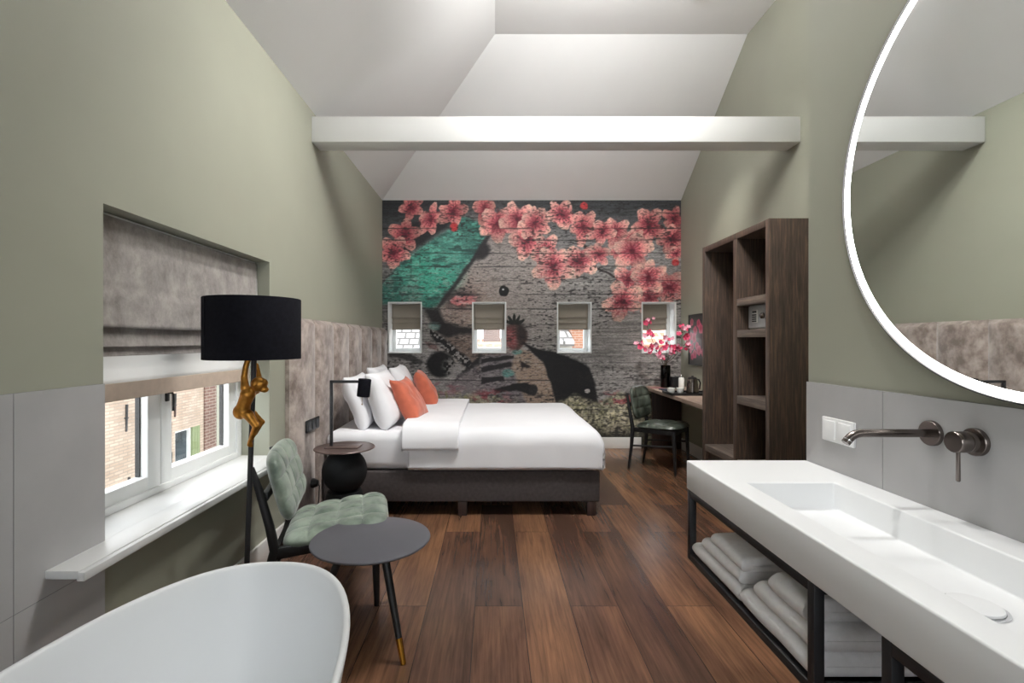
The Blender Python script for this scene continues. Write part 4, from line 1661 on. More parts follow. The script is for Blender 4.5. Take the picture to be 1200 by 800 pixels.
tub = centre(link('bathtub', bm, M_tub, angle=75))
tag(tub, 'white oval freestanding bathtub with a thin rim by the side window', 'bathtub')

# ------------------------------------------------------------------ washbasin
BXF, BXB, BYA, BYB = 0.719, 1.1645, 0.22, 1.836
BZT, BZB = 0.859, 0.754
IX0, IX1, IY0, IY1 = 0.794, 1.067, 0.50, 1.545
wb = thing('washbasin', 'long white solid washbasin with a rectangular trough', 'sink', (0.94, 1.03, BZB))
ow = Vector(wb.location)
bm = BM()
# a block with the trough pressed in
xs = [BXF, IX0, IX1, BXB]
ys = [BYA, IY0, IY1, BYB]
top = [[bm.verts.new((x, y, BZT)) for y in ys] for x in xs]
bot = [[bm.verts.new((x, y, BZB)) for y in ys] for x in xs]
for i in range(3):
    for j in range(3):
        bm.faces.new((bot[i][j], bot[i][j + 1], bot[i + 1][j + 1], bot[i + 1][j]))
        if (i, j) != (1, 1):
            bm.faces.new((top[i][j], top[i + 1][j], top[i + 1][j + 1], top[i][j + 1]))
for i in range(3):
    bm.faces.new((top[i][0], bot[i][0], bot[i + 1][0], top[i + 1][0]))
    bm.faces.new((top[i + 1][3], bot[i + 1][3], bot[i][3], top[i][3]))
    bm.faces.new((top[0][i + 1], bot[0][i + 1], bot[0][i], top[0][i]))
    bm.faces.new((top[3][i], bot[3][i], bot[3][i + 1], top[3][i + 1]))
zf = BZT - 0.078
inn = [bm.verts.new(p) for p in ((IX0 + .006, IY0 + .10, zf), (IX1 - .006, IY0 + .10, zf), (IX1 - .006, IY1 - .012, zf), (IX0 + .006, IY1 - .012, zf))]
rim = [top[1][1], top[2][1], top[2][2], top[1][2]]
for k in range(4):
    bm.faces.new((rim[k], rim[(k + 1) % 4], inn[(k + 1) % 4], inn[k]))
bm.faces.new(inn)
bmesh.ops.recalc_face_normals(bm, faces=bm.faces[:])
sharp = [e for e in bm.edges if len(e.link_faces) == 2 and e.calc_face_angle(0) > 0.3]
bmesh.ops.bevel(bm, geom=sharp, offset=0.005, segments=3, profile=0.5, affect='EDGES', clamp_overlap=True)
for v in bm.verts:
    v.co -= ow
link('basin_body', bm, M_solid, wb, angle=50)
bm = BM()
lathe(bm, [(0, 0.001), (0.042, 0.001), (0.045, 0.004), (0.044, 0.008), (0.038, 0.010), (0, 0.011)], Vector((0.935, 0.96, zf)) - ow, 40)
dr = link('drain_cover', bm, M_solid, wb)
bm = BM()
lathe(bm, [(0.046, 0.0005), (0.052, 0.0005), (0.052, 0.003), (0.046, 0.003), (0.046, 0.0005)], Vector((0.935, 0.96, zf)) - ow, 40)
rg = link('drain_ring', bm, M_chrome, wb)
rg['label'] = 'chrome drain ring'


def steel_frame(name, label, y0, y1):
    t = 0.024
    x0, x1 = 0.722, 1.150
    z0, z1 = 0.497, BZB - 0.0005
    f = thing(name, label, 'shelf frame', ((x0 + x1) / 2, (y0 + y1) / 2, z0), group='black steel frames under the basin')
    o = Vector(f.location)
    for xx in (x0, x1 - t):
        for yy in (y0, y1 - t):
            bm = BM()
            loc_box(bm, o, xx, xx + t, yy, yy + t, z0, z1, bev=0.0015)
            link('post', bm, M_black, f)
        bm = BM()
        loc_box(bm, o, xx, xx + t, y0 + t, y1 - t, z0, z0 + t, bev=0.0015)
        link('rail', bm, M_black, f)
        bm = BM()
        loc_box(bm, o, xx, xx + t, y0 + t, y1 - t, z1 - t, z1, bev=0.0015)
        link('rail', bm, M_black, f)
    for yy in (y0, y1 - t):
        for zz in (z0, z1 - t):
            bm = BM()
            loc_box(bm, o, x0 + t, x1 - t, yy, yy + t, zz, zz + t, bev=0.0015)
            link('rail', bm, M_black, f)
    bm = BM()
    loc_box(bm, o, x0 + t, x1 - t, y0 + t, y1 - t, z0 + 0.004, z0 + 0.012)
    link('shelf', bm, M_black, f)
    return f


steel_frame('wash_stand_frame', 'black steel shelf frame holding the towels under the basin', 1.110, 1.834)
steel_frame('wash_stand_frame', 'black steel frame under the basin at the lower right corner of the photo', 0.225, 0.918)


# folded towels
def towel(label, x0, x1, y0, y1, z0, h, seed):
    """cloth folded over on itself twice; the folds face the room"""
    bm = BM()
    t = h / 2
    prof = []
    # outline of a band folded once: outer path then inner slit
    r = h / 2
    k = 10
    prof.append((x1, z0))
    for i in range(6):
        prof.append((x1 + (x0 + r - x1) * (i + 1) / 6.0, z0))
    for i in range(1, k):
        a = -PI / 2 - PI * i / k
        prof.append((x0 + r + r * math.cos(a), z0 + r + r * math.sin(a)))
    for i in range(7):
        prof.append((x0 + r + (x1 - x0 - r) * i / 6.0, z0 + h))
    prof.append((x1 + 0.004, z0 + h * 0.75))
    prof.append((x1, z0 + h * 0.515))
    for i in range(6):
        prof.append((x1 + (x0 + r - x1) * (i + 1) / 6.0 * 0.96, z0 + h * 0.515))
    for i in range(6):
        prof.append((x0 + r + (x1 - x0 - r) * (0.04 + 0.96 * i / 5.0), z0 + h * 0.485))
    prof.append((x1 + 0.004, z0 + h * 0.25))
    ny = 22
    rows = []
    for j in range(ny):
        u = j / (ny - 1)
        y = y0 + (y1 - y0) * u
        e = min(1, u / 0.05, (1 - u) / 0.05)
        e = math.sqrt(max(0, 1 - (1 - e) ** 2))
        row = []
        for (x, z) in prof:
            # soft ends and a gentle waviness, kept above the base
            zz = z0 + h / 2 + (z - z0 - h / 2) * (0.80 + 0.20 * e)
            rel = (z - z0) / h
            zz += 0.0045 * nz3(x * 1.0 + seed, y, seed, 9) * rel
            xx = x + 0.004 * nz3(z + seed, y, seed, 7)
            yy = y + (0.004 * nz3(x + seed, z * 6, seed, 8) if j in (0, ny - 1) else 0)
            row.append(bm.verts.new((xx, yy, max(zz, z0))))
        rows.append(row)
    m = len(prof)
    for j in range(ny - 1):
        for i in range(m):
            bm.faces.new((rows[j][i], rows[j][(i + 1) % m], rows[j + 1][(i + 1) % m], rows[j + 1][i]))
    bm.faces.new(rows[0])
    bm.faces.new(rows[-1][::-1])
    o = centre(link('folded_towel', bm, M_towel, angle=80))
    return tag(o, label, 'towel', 'folded towels under the basin')


zb = 0.5222
towel('bottom folded white towel of the stack at the far end of the shelf', 0.728, 1.10, 1.462, 1.807, zb, 0.047, 1.0)
towel('middle folded white towel of the stack at the far end of the shelf', 0.733, 1.09, 1.475, 1.735, zb + .0475, 0.044, 2.0)
towel('topmost folded white towel of the stack at the far end of the shelf', 0.735, 1.08, 1.46, 1.67, zb + .092, 0.042, 3.0)
towel('bottom folded white towel of the stack behind the middle black post', 0.726, 1.10, 1.137, 1.455, zb, 0.056, 4.0)
towel('middle folded white towel of the stack behind the middle black post', 0.730, 1.10, 1.140, 1.385, zb + .0565, 0.055, 5.0)
towel('topmost folded white towel of the stack behind the middle black post', 0.732, 1.09, 1.165, 1.310, zb + .112, 0.055, 6.0)

# ------------------------------------------------------------------ spout, mixer, switch
XT_ = XN - 0.0102
sp = thing('wall_spout', 'gunmetal wall mounted spout reaching over the basin', 'faucet', (XT_, 1.308, 1.057))
RX = Matrix.Rotation(-PI / 2, 4, 'Y')
bm = BM()
lathe(bm, [(0, 0), (0.0335, 0), (0.0335, 0.008), (0.032, 0.0105), (0, 0.0105)], n=48, M=RX)
link('wall_plate', bm, M_darkmet, sp)
bm = BM()
pts = [(-0.008, 0, 0), (-0.1, 0, 0), (-0.188, 0, 0), (-0.203, 0, -0.002), (-0.214, 0, -0.008), (-0.223, 0, -0.017), (-0.231, 0, -0.026)]
tube(bm, pts, 0.0108, 24)
link('spout_tube', bm, M_darkmet, sp)
bm = BM()
tube(bm, [(-0.2235, 0, -0.0175), (-0.2255, 0, -0.020)], 0.0114, 24)
link('spout_ring', bm, M_chrome, sp)
mxr = thing('mixer_tap', 'gunmetal round lever mixer on the tiles beside the spout', 'faucet', (XT_, 1.188, 1.058))
bm = BM()
lathe(bm, [(0, 0), (0.0335, 0), (0.0335, 0.008), (0.032, 0.0105), (0, 0.0105)], n=48, M=RX)
link('wall_plate', bm, M_darkmet, mxr)
bm = BM()
lathe(bm, [(0.0, 0.01), (0.0255, 0.01), (0.0255, 0.0275), (0.0245, 0.028), (0.0245, 0.0295), (0.0255, 0.030), (0.0255, 0.056), (0.024, 0.058), (0, 0.058)], n=48, M=RX)
link('mixer_body', bm, M_darkmet, mxr)
bm = BM()
tube(bm, [(-0.045, 0, -0.02), (-0.045, 0, -0.093), (-0.045, 0, -0.0955)], [0.0042, 0.0048, 0.003], 16)
link('lever', bm, M_darkmet, mxr)
sw = thing('light_switch', 'white double switch plate on the grey tiles behind the spout', 'switch', (XT_, 1.6585, 0.957))
bm = BM()
box(bm, -0.009, 0, -0.0765, 0.0765, 0, 0.082, 0.003)
link('plate', bm, M_plastic, sw)
for c in (-0.037, 0.037):
    bm = BM()
    box(bm, -0.0125, -0.008, c - 0.029, c + 0.029, 0.010, 0.072, 0.002)
    link('rocker', bm, M_plastic, sw)

# ------------------------------------------------------------------ round lit mirror
mr = thing('round_mirror', 'large round mirror with a glowing light ring above the basin', 'mirror', (XN, 1.03, 1.755))
RR = 0.595
bm = BM()
lathe(bm, [(RR - 0.002, 0.0), (RR, 0.0), (RR, 0.026), (RR - 0.004, 0.028), (RR - 0.004, 0.0215), (RR - 0.002, 0.0)], n=160, M=RX)
link('frame', bm, M_black, mr)
bm = BM()
lathe(bm, [(RR - 0.0042, 0.0), (RR - 0.0042, 0.0205), (RR - 0.026, 0.0205), (RR - 0.026, 0.0), (RR - 0.0042, 0.0)], n=160, M=RX)
lr = link('light_ring', bm, M_led, mr)
lr['label'] = 'glowing white light ring'
bm = BM()
lathe(bm, [(0, 0.0), (RR - 0.0262, 0.0), (RR - 0.0262, 0.0195), (RR - 0.028, 0.020), (0, 0.020)], n=160, M=RX)
link('mirror_glass', bm, M_mirror, mr, smooth=False)

# ------------------------------------------------------------------ wardrobe
wx0, wx1, wy0, wy1, wzt = 1.69, XR - 0.003, 3.02, 3.985, 2.055
wd = thing('open_wardrobe', 'tall dark oak open wardrobe with hanging bay and shelves', 'wardrobe', ((wx0 + wx1) / 2, (wy0 + wy1) / 2, 0))
o = Vector(wd.location)


def wpart(name, mat, *a, bev=0.0015):
    bm = BM()
    loc_box(bm, o, *a, bev=bev)
    return link(name, bm, mat, wd)


tk = 0.042
wpart('side_panel', M_wardrobe, wx0, wx1, wy0, wy0 + tk, 0, wzt)
wpart('side_panel', M_wardrobe, wx0, wx1, wy1 - tk, wy1, 0, wzt)
wpart('top_panel', M_wardrobe, wx0 + .0005, wx1, wy0 + tk, wy1 - tk, wzt - tk, wzt - 0.0005)
wpart('back_panel', M_wardrobe, wx1 - 0.018, wx1 - 0.001, wy0 + tk, wy1 - tk, 0.05, wzt - tk)
wpart('divider', M_wardrobe, wx0 + .0005, wx1 - 0.018, 3.425, 3.425 + 0.05, 0.05, wzt - tk)
for (zt, th) in ((1.595, 0.05), (1.379, 0.05), (0.925, 0.055)):
    wpart('shelf', M_shelfoak, wx0 + .002, wx1 - 0.018, wy0 + tk, 3.425, zt - th, zt)
wpart('shelf', M_shelfoak, wx0 + .002, wx1 - 0.018, wy0 + tk, 3.425, 0.43, 0.48)
wpart('shelf', M_shelfoak, wx0 + .002, wx1 - 0.018, 3.475, wy1 - tk, 0.43, 0.48)
wpart('plinth', M_wardrobe, wx0 + .03, wx1 - 0.018, wy0 + tk, wy1 - tk, 0.0, 0.43)
bm = BM()
for v in tube(bm, [(1.97, 3.476, 1.945), (1.97, wy1 - tk - .001, 1.945)], 0.0125, 16):
    for q in v:
        q.co -= o
link('hanging_rail', bm, M_black, wd)

sf = thing('hotel_safe', 'small grey steel safe on the wardrobe shelf', 'safe', (1.95, 3.235, 1.3795))
o = Vector(sf.location)
bm = BM()
loc_box(bm, o, 1.765, 2.12, 3.075, 3.395, 1.3795, 1.548, bev=0.004)
link('body', bm, M_steel, sf)
bm = BM()
loc_box(bm, o, 1.752, 1.766, 3.085, 3.385, 1.390, 1.540, bev=0.003)
dr = link('door', bm, M_steel, sf)
bm = BM()
loc_box(bm, o, 1.746, 1.753, 3.265, 3.33, 1.425, 1.51, bev=0.002)
kp = link('keypad', bm, M_china, dr)
bm = BM()
for i in range(3):
    for j in range(4):
        loc_box(bm, o, 1.743, 1.747, 3.272 + i * .018, 3.286 + i * .018, 1.430 + j * .014, 1.440 + j * .014)
loc_box(bm, o, 1.744, 1.747, 3.272, 3.322, 1.490, 1.505)
link('keys', bm, M_plug, kp)
bm = BM()
lathe(bm, [(0, 0), (0.02, 0), (0.02, 0.012), (0.012, 0.02), (0, 0.02)], Vector((1.752, 3.20, 1.468)) - o, 24, RX)
box(bm, -.004 + 1.738 - o.x, 1.752 - o.x, 3.195 - o.y, 3.205 - o.y, 1.450 - o.z, 1.486 - o.z, 0.002)
link('knob', bm, M_darkmet, dr)

# ------------------------------------------------------------------ desk
DZ = 0.765
dk = thing('desk', 'grey brown oak desk top between the wardrobe and the far wall', 'desk', (2.03, 5.0, 0))
o = Vector(dk.location)
bm = BM()
pts = [(1.755, wy1 + 0.002), (XR - 0.002, wy1 + 0.002), (XR - 0.002, YF - 0.003)]
rc = 0.16
pts.append((1.80 + rc, YF - 0.003))
for k in range(1, 9):
    a = PI / 2 + PI / 2 * k / 8
    pts.append((1.80 + rc + rc * math.cos(a), YF - 0.003 - rc + rc * math.sin(a)))
slab(bm, [Vector((x, y, DZ - 0.036)) - o for x, y in pts], 0.036)
bmesh.ops.recalc_face_normals(bm, faces=bm.faces[:])
bmesh.ops.bevel(bm, geom=[e for e in bm.edges if e.calc_face_angle(0) > 1.2], offset=0.003, segments=2, affect='EDGES')
link('desktop', bm, M_desk, dk)
bm = BM()
loc_box(bm, o, 1.92, XR - 0.018, YF - 0.062, YF - 0.018, 0, DZ - 0.036, bev=0.002)
link('side_panel', bm, M_deskdark, dk)

# on the desk
tr = thing('serving_tray', 'black rectangular tray on the desk next to the wardrobe', 'tray', (1.98, 5.0, DZ))
bm = BM()
box(bm, -0.215, 0.215, -0.14, 0.14, 0.0, 0.008, 0.002)
link('tray_floor', bm, M_plug, tr)
bm = BM()
for (a, b, c, d) in ((-.22, -.21, -.145, .145), (.21, .22, -.145, .145), (-.21, .21, -.145, -.135), (-.21, .21, .135, .145)):
    box(bm, a, b, c, d, 0.0, 0.026, 0.002)
link('tray_rim', bm, M_plug, tr)

kt = thing('electric_kettle', 'dark steel kettle standing on the black tray', 'kettle', (2.035, 5.04, DZ + 0.008))
bm = BM()
lathe(bm, [(0, 0), (0.06, 0), (0.062, 0.006), (0.06, 0.02), (0.055, 0.09), (0.048, 0.14), (0.046, 0.148), (0, 0.148)], n=40)
link('body', bm, M_darkmet, kt)
bm = BM()
lathe(bm, [(0, 0.147), (0.045, 0.147), (0.044, 0.156), (0.03, 0.164), (0.011, 0.166), (0.011, 0.176), (0, 0.178)], n=32)
link('lid', bm, M_plug, kt)
bm = BM()
tube(bm, [(0.044, 0.02, 0.14), (0.08, 0.035, 0.135), (0.10, 0.045, 0.10), (0.09, 0.04, 0.04), (0.056, 0.025, 0.025)], 0.008, 10)
link('handle', bm, M_plug, kt)
bm = BM()
tube(bm, [(-0.040, -0.025, 0.115), (-0.062, -0.038, 0.138)], [0.013, 0.008], 12)
link('spout', bm, M_darkmet, kt)


def cup(label, x, y):
    c = thing('coffee_cup', label, 'cup', (x, y, DZ + 0.008), random.random() * 6, 'white cups on the tray')
    bm = BM()
    lathe(bm, [(0, 0), (0.022, 0), (0.026, 0.005), (0.034, 0.03), (0.038, 0.058), (0.036, 0.058), (0.032, 0.03), (0.024, 0.008), (0, 0.007)], n=28)
    link('bowl', bm, M_china, c)
    bm = BM()
    tube(bm, [(0.034, 0, 0.046), (0.052, 0, 0.046), (0.056, 0, 0.03), (0.046, 0, 0.018), (0.031, 0, 0.017)], 0.004, 8)
    link('handle', bm, M_china, c)


cup('white cup at the outer end of the black tray', 1.80, 4.98)
cup('white cup on the black tray next to the kettle', 1.895, 5.0)
bt2 = thing('milk_flask', 'pale slim flask standing behind the kettle', 'flask', (2.045, 5.36, DZ))
bm = BM()
lathe(bm, [(0, 0), (0.028, 0), (0.03, 0.004), (0.03, 0.13), (0.024, 0.145), (0, 0.145)], n=28)
link('body', bm, M_china, bt2)
bm = BM()
lathe(bm, [(0, 0.145), (0.02, 0.145), (0.02, 0.168), (0.017, 0.172), (0, 0.172)], n=24)
link('cap', bm, M_chrome, bt2)

bm = BM()
box(bm, 2.025, 2.155, 5.55, 5.68, DZ, DZ + 0.135, 0.003)
tb = thing('tissue_box', 'black cube tissue box on the desk beside the vase', 'box', (2.09, 5.615, DZ))
for v in bm.verts:
    v.co -= Vector(tb.location)
link('body', bm, M_plug, tb)
bm = BM()
lathe(bm, [(0.02, 0.1352), (0.032, 0.1352), (0.032, 0.138), (0.02, 0.138), (0.02, 0.1352)], n=24)
link('opening_ring', bm, M_black, tb)
bm = BM()
box(bm, 1.84, 1.93, 5.36, 5.49, DZ, DZ + 0.014, 0.003)
bk = centre(link('notebook', bm, simple('navy_cover', rgb(40, 44, 58), 0.5)))
tag(bk, 'dark navy notebook lying on the desk in front of the vase', 'notebook')
bm = BM()
box(bm, 1.81, 1.95, 5.60, 5.78, DZ, DZ + 0.004, 0.001, 1)
br_ = centre(link('brochure', bm, simple('rose_print', rgb(150, 98, 98), 0.4, var=0.35, scale=20)))
tag(br_, 'reddish brochure lying at the rounded far corner of the desk', 'brochure')

# vase and flower branches
VB = Vector((2.005, 5.74, DZ))
vs_ = thing('glass_vase', 'smoked glass vase holding the pink flower branches', 'vase', VB)
bm = BM()
lathe(bm, [(0, 0), (0.05, 0), (0.054, 0.005), (0.054, 0.255), (0.051, 0.258), (0.048, 0.255), (0.048, 0.012), (0, 0.012)], n=36)
link('glass_wall', bm, M_smoke, vs_)
bm = BM()
lathe(bm, [(0, 0.013), (0.0475, 0.013), (0.0475, 0.10), (0, 0.10)], n=36)
link('dark_pebbles', bm, simple('dark_pebble', rgb(40, 42, 40), 0.6, var=0.5, scale=90, bump=0.8, bscale=90), vs_)


def blossom_bm(r, seed):
    bm = BM()
    rg = random.Random(seed)
    for k in range(5):
        a = 2 * PI * k / 5 + rg.uniform(-.15, .15)
        lift = rg.uniform(0.1, 0.6)
        ln = r * rg.uniform(0.85, 1.1)
        wd_ = r * rg.uniform(0.42, 0.55)
        d = Vector((math.cos(a), math.sin(a), 0))
        s = Vector((-math.sin(a), math.cos(a), 0))

        def f(u, v):
            t = u
            w = wd_ * math.sin(PI * (0.08 + 0.86 * t)) ** 0.7
            b = 2 * v - 1
            return d * (ln * t) + s * (w * b) + Vector((0, 0, ln * (lift * t * t + 0.18 * b * b)))
        grid(bm, 6, 5, f)
    lathe(bm, [(0, 0), (r * .16, r * .05), (r * .14, r * .2), (0, r * .28)], n=8)
    return bm


def branch(label, px_pts, ys, blossoms, seed):
    """px_pts: way points of the stem as photo pixels at depth ys"""
    t = thing('flower_branch', label, 'flower', (VB.x, VB.y, DZ + 0.10), group='pink flower branches in the vase')
    o = Vector(t.location)
    rg = random.Random(seed)
    a0 = Vector((rg.uniform(-.02, .02), rg.uniform(-.02, .02), 0.005))
    pts = [a0, a0 * 1.3 + Vector((0, 0, 0.16))]
    for (x, y), d in zip(px_pts, ys):
        pts.append(P(x, y, d) - o)
    # smooth the path
    sm = []
    for i in range(len(pts) - 1):
        p0, p1, p2, p3 = pts[max(0, i - 1)], pts[i], pts[i + 1], pts[min(len(pts) - 1, i + 2)]
        for k in range(5):
            u = k / 5
            sm.append(0.5 * ((2 * p1) + (p2 - p0) * u + (2 * p0 - 5 * p1 + 4 * p2 - p3) * u * u + (3 * p1 - p0 - 3 * p2 + p3) * u ** 3))
    sm.append(pts[-1])
    bm = BM()
    tube(bm, sm, [0.0045 - 0.0028 * i / len(sm) for i in range(len(sm))], 6)
    link('stem', bm, M_stem, t)
    more = []
    for (x, y, d, r) in blossoms:
        more.append((x, y, d, r))
        more.append((x + rg.uniform(-5, 5), y + rg.uniform(-5, 3), d + rg.uniform(-.04, .05), r * rg.uniform(0.7, 1.0)))
    for i, (x, y, d, r) in enumerate(more):
        c = P(min(x, 807), y, d) - o
        bm = blossom_bm(r * 0.74, seed * 31 + i)
        R = Euler((rg.uniform(0.7, 1.7), rg.uniform(-.6, .6), rg.uniform(-.7, .7))).to_matrix().to_4x4()
        bm.transform(Matrix.Translation(c) @ R)
        bl_ = link('blossom', bm, M_petal if (i * 7 + seed) % 5 < 3 else M_petal2, t)
        q = min(sm, key=lambda p: (p - c).length)
        if (q - c).length > 0.012:
            bm = BM()
            tube(bm, [q, (q + c) / 2 + Vector((0, 0, -0.006)), c], 0.0016, 5)
            link('stalk', bm, M_stem, bl_)


branch('tall flower branch at the outer side of the vase, in front of the blind', [(770, 412), (763, 395), (757, 378)], [5.72, 5.68, 5.65],
       [(757, 378, 5.65, .045), (761, 390, 5.67, .05), (755, 394, 5.66, .045), (765, 392.5, 5.68, .036), (761.5, 377.5, 5.66, .032)], 1)
branch('low flower branch reaching farthest toward the bed', [(772, 414), (762, 407), (751, 406)], [5.68, 5.62, 5.58],
       [(750.5, 407, 5.58, .048), (755, 410, 5.6, .04), (762, 408.5, 5.62, .052), (767.5, 404.5, 5.64, .045), (752, 403, 5.58, .034), (761, 412, 5.6, .036)], 2)
branch('central flower branch rising straight over the vase mouth', [(781, 415), (780, 405), (779, 395)], [5.74, 5.72, 5.7],
       [(779, 395.5, 5.7, .05), (774, 401, 5.7, .046), (783, 398, 5.72, .042), (779, 408, 5.7, .052), (774, 409.5, 5.68, .045), (785, 406, 5.72, .04)], 3)
branch('short drooping flower branch over the front of the vase', [(783, 420), (778, 416), (773, 416)], [5.70, 5.64, 5.6],
       [(773, 417, 5.6, .05), (770, 414.5, 5.6, .036), (777, 420, 5.62, .034), (789, 411, 5.66, .045)], 4)
branch('flower branch arching between the vase and the side wall', [(785, 420), (790, 413), (795, 408)], [5.72, 5.68, 5.64],
       [(790.5, 407, 5.66, .05), (795, 411, 5.64, .048), (787, 410, 5.68, .045), (794, 405, 5.64, .036), (798, 408, 5.62, .034)], 5)
branch('tall flower branch reaching to the framed print on the side wall', [(788, 420), (799, 408), (805, 397), (800, 383)], [5.70, 5.62, 5.56, 5.54],
       [(806, 404, 5.56, .046), (804, 394, 5.55, .056), (800.5, 384, 5.54, .05), (795.5, 391, 5.55, .045), (804, 386, 5.54, .04), (803, 409, 5.58, .036), (797, 382, 5.54, .03), (808, 397, 5.55, .03)], 6)

# framed flower print above the desk
wm = thing('framed_print', 'dark grey framed print of pink flowers on the side wall above the desk', 'picture', (XR, 5.44, 1.032))
o = Vector(wm.location)
bm = BM()
for (a, b, c, d) in ((5.15, 5.158, 1.032, 1.607), (5.722, 5.73, 1.032, 1.607), (5.158, 5.722, 1.032, 1.040), (5.158, 5.722, 1.599, 1.607)):
    loc_box(bm, o, XR - 0.022, XR - 0.0005, a, b, c, d, bev=0.001)
link('frame', bm, M_black, wm)
m, nt, bs = material('flower_print')
va = nt.nodes.new('ShaderNodeVertexColor')
va.layer_name = 'print'
nt.links.new(va.outputs['Color'], bs.inputs['Base Color'])
bs.inputs['Roughness'].default_value = 0.35
bm = BM()
n = 90
grid(bm, n, n, lambda u, v: Vector((XR - 0.016, 5.157 + 0.566 * u, 1.039 + 0.561 * v)) - o)
pr = link('print', bm, m, wm, smooth=False)
at = pr.data.color_attributes.new('print', 'FLOAT_COLOR', 'POINT')
rg = random.Random(5)
spots = [(5.64, 1.52, .045), (5.46, 1.50, .05), (5.40, 1.44, .06), (5.55, 1.42, .055), (5.66, 1.36, .05), (5.58, 1.34, .06), (5.28, 1.33, .05), (5.50, 1.25, .05), (5.63, 1.24, .045), (5.68, 1.20, .04),
         (5.45, 1.20, .06), (5.56, 1.16, .055), (5.34, 1.18, .05), (5.25, 1.24, .045), (5.63, 1.13, .04)]
for i, v in enumerate(pr.data.vertices):
    y, z = v.co.y + o.y, v.co.z + o.z
    g = 0.55 + 0.5 * nz3(y, z, 0, 6) + 0.25 * nz3(y, z * 3, 1, 14)
    lt = math.exp(-(((y - 5.6) / .16) ** 2 + ((z - 1.32) / .14) ** 2))
    k = 46 + 22 * g + 55 * lt
    c = [k, k * 1.01, k * 1.0]
    for (fy, fz, r) in spots:
        dd = math.hypot(y - fy, z - fz)
        th = math.atan2(z - fz, y - fy)
        rr = r * (0.72 + 0.28 * abs(math.cos(2.5 * th + fy * 40)) ** 0.6)
        if dd < rr:
            t = dd / rr
            c = [150 + 50 * t, 36 + 60 * t, 66 + 60 * t]
    at.data[i].color = (lin(c[0]), lin(c[1]), lin(c[2]), 1)

# ------------------------------------------------------------------ lights
W = bpy.data.worlds.new('overcast_sky')
SC.world = W
W.use_nodes = True
bg = W.node_tree.nodes['Background']
bg.inputs['Color'].default_value = (0.93, 0.97, 1.0, 1)
bg.inputs['Strength'].default_value = 4.0


def area(name, loc, rot, sx, sy, power, col=(1, 1, 1)):
    d = bpy.data.lights.new(name, 'AREA')
    d.shape = 'RECTANGLE'
    d.size, d.size_y = sx, sy
    d.energy = power
    d.color = col
    o = bpy.data.objects.new(name, d)
    COL.objects.link(o)
    o.location = loc
    o.rotation_euler = rot
    return o


# pendant lamp over the middle of the room; upward and rear fill lights are added
PX, PY, PZ = 0.75, 2.72, 3.66
t = thing('pendant_lamp', 'white square pendant lamp hanging under the flat ceiling', 'lamp', (PX, PY, PZ))
bm = BM()
for (a, b, c, d) in ((-.37, -.355, -.37, .37), (.355, .37, -.37, .37), (-.37, .37, -.37, -.355), (-.37, .37, .355, .37)):
    box(bm, a, b, c, d, -0.025, 0.025, 0.003)
box(bm, -.356, .356, -.356, .356, -0.008, 0.008)
link('housing', bm, M_trim, t)
for (x, y) in ((-.3, -.3), (.3, -.3), (-.3, .3), (.3, .3)):
    bm = BM()
    tube(bm, [(x, y, 0.008), (x, y, ZT - PZ)], 0.0015, 6)
    link('cable', bm, M_black, t)
down = area('pendant_down', (PX, PY, PZ - 0.02), (math.radians(26), math.radians(6), 0), 0.6, 0.6, 52, (1.0, 0.985, 0.96))
down.data.spread = math.radians(135)


def spot(name, loc, aim, power, cone, blend, rad, col):
    d = bpy.data.lights.new(name, 'SPOT')
    d.energy = power
    d.spot_size = math.radians(cone)
    d.spot_blend = blend
    d.shadow_soft_size = rad
    d.color = col
    o = bpy.data.objects.new(name, d)
    COL.objects.link(o)
    o.location = loc
    o.rotation_euler = (Vector(aim) - Vector(loc)).to_track_quat('-Z', 'Y').to_euler()
    return o


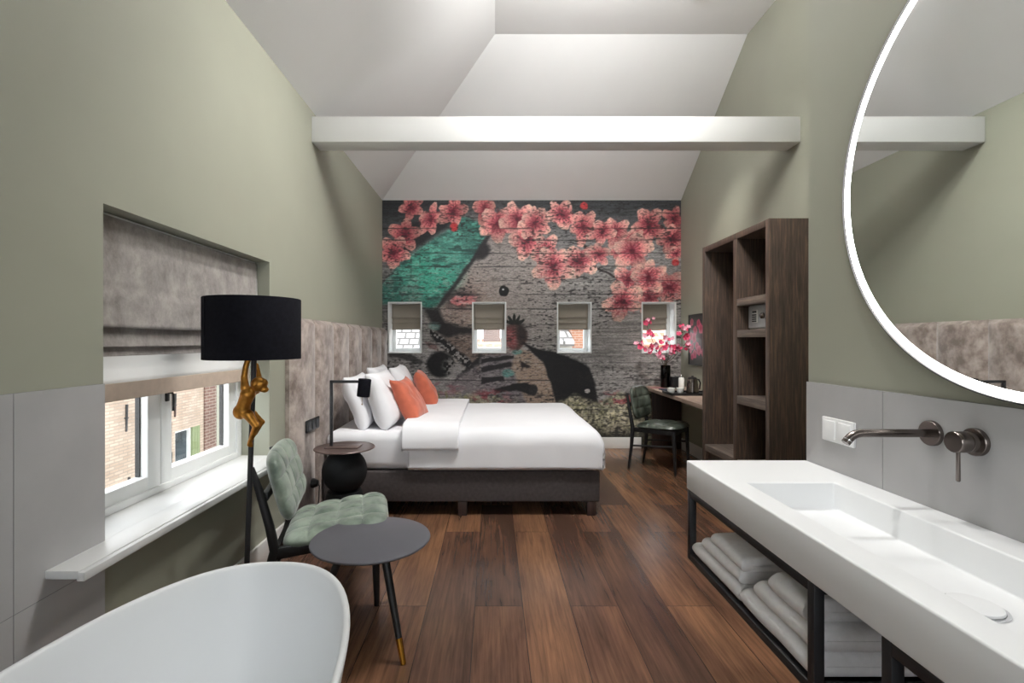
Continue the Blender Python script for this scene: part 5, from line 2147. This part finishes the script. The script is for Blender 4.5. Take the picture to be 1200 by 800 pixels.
# recessed wall washer in the flat ceiling
WSH = (0.12, 2.55, ZT - 0.02)
wl = thing('recessed_spotlight', 'round white recessed ceiling spotlight washing the window wall', 'lamp', WSH)
bm = BM()
lathe(bm, [(0.05, 0.019), (0.05, 0.0), (0.065, -0.004), (0.07, 0.0), (0.07, 0.019)], n=32)
link('trim_ring', bm, M_trim, wl)
spot('wall_washer', (WSH[0], WSH[1], WSH[2] - 0.01), (XL, 2.85, 2.05), 150, 72, 1.0, 0.06, (1.0, 0.985, 0.95))
WSB = (0.66, 1.38, ZT - 0.02)
wl = thing('recessed_spotlight', 'round white recessed ceiling spotlight above the washbasin', 'lamp', WSB)
bm = BM()
lathe(bm, [(0.05, 0.019), (0.05, 0.0), (0.065, -0.004), (0.07, 0.0), (0.07, 0.019)], n=32)
link('trim_ring', bm, M_trim, wl)
spot('basin_light', (WSB[0], WSB[1], WSB[2] - 0.01), (1.14, 1.22, 1.45), 96, 64, 1.0, 0.05, (1.0, 0.985, 0.96))
WSD = (1.65, 3.90, ZT - 0.02)
wl = thing('recessed_spotlight', 'round white recessed ceiling spotlight aimed at the desk', 'lamp', WSD)
bm = BM()
lathe(bm, [(0.05, 0.019), (0.05, 0.0), (0.065, -0.004), (0.07, 0.0), (0.07, 0.019)], n=32)
link('trim_ring', bm, M_trim, wl)
spot('desk_light', (WSD[0], WSD[1], WSD[2] - 0.01), (2.15, 5.40, 0.95), 260, 38, 1.0, 0.05, (1.0, 0.97, 0.90))
area('pendant_up', (PX, PY, PZ + 0.02), (PI - 0.45, 0, 0), 0.7, 0.7, 56, (1.0, 0.99, 0.98))  # added upward fill above the housing, brightens the ceiling
area('window_daylight', ((BX0 + BX1) / 2, YB - 0.10, (BZ0 + BZ1) / 2), (PI / 2, 0, PI), BX1 - BX0, BZ1 - BZ0, 8, (0.95, 0.98, 1.0))  # added unseen fill light in the made-up opening of the back wall

# ------------------------------------------------------------------ camera
cd = bpy.data.cameras.new('camera')
cd.sensor_width = 36.0
cd.sensor_fit = 'HORIZONTAL'
cd.lens = 36.0 * F / 1200.0
cd.shift_x = (600.0 - VX) / 1200.0
cd.shift_y = 0.0
cd.clip_start = 0.05
cam = bpy.data.objects.new('camera', cd)
COL.objects.link(cam)
cam.location = (0, 0, CAMZ)
cam.rotation_euler = (PI / 2, 0, 0)
SC.camera = cam

SC.view_settings.view_transform = 'Standard'
SC.view_settings.look = 'None'
SC.view_settings.gamma = 1.0
SC.view_settings.use_curve_mapping = False
SC.view_settings.exposure = 0.48
SC.cycles.max_bounces = 8
SC.cycles.diffuse_bounces = 5
SC.cycles.transparent_max_bounces = 12
SC.cycles.use_denoising = True
SC.cycles.caustics_reflective = False
SC.cycles.sample_clamp_indirect = 6.0
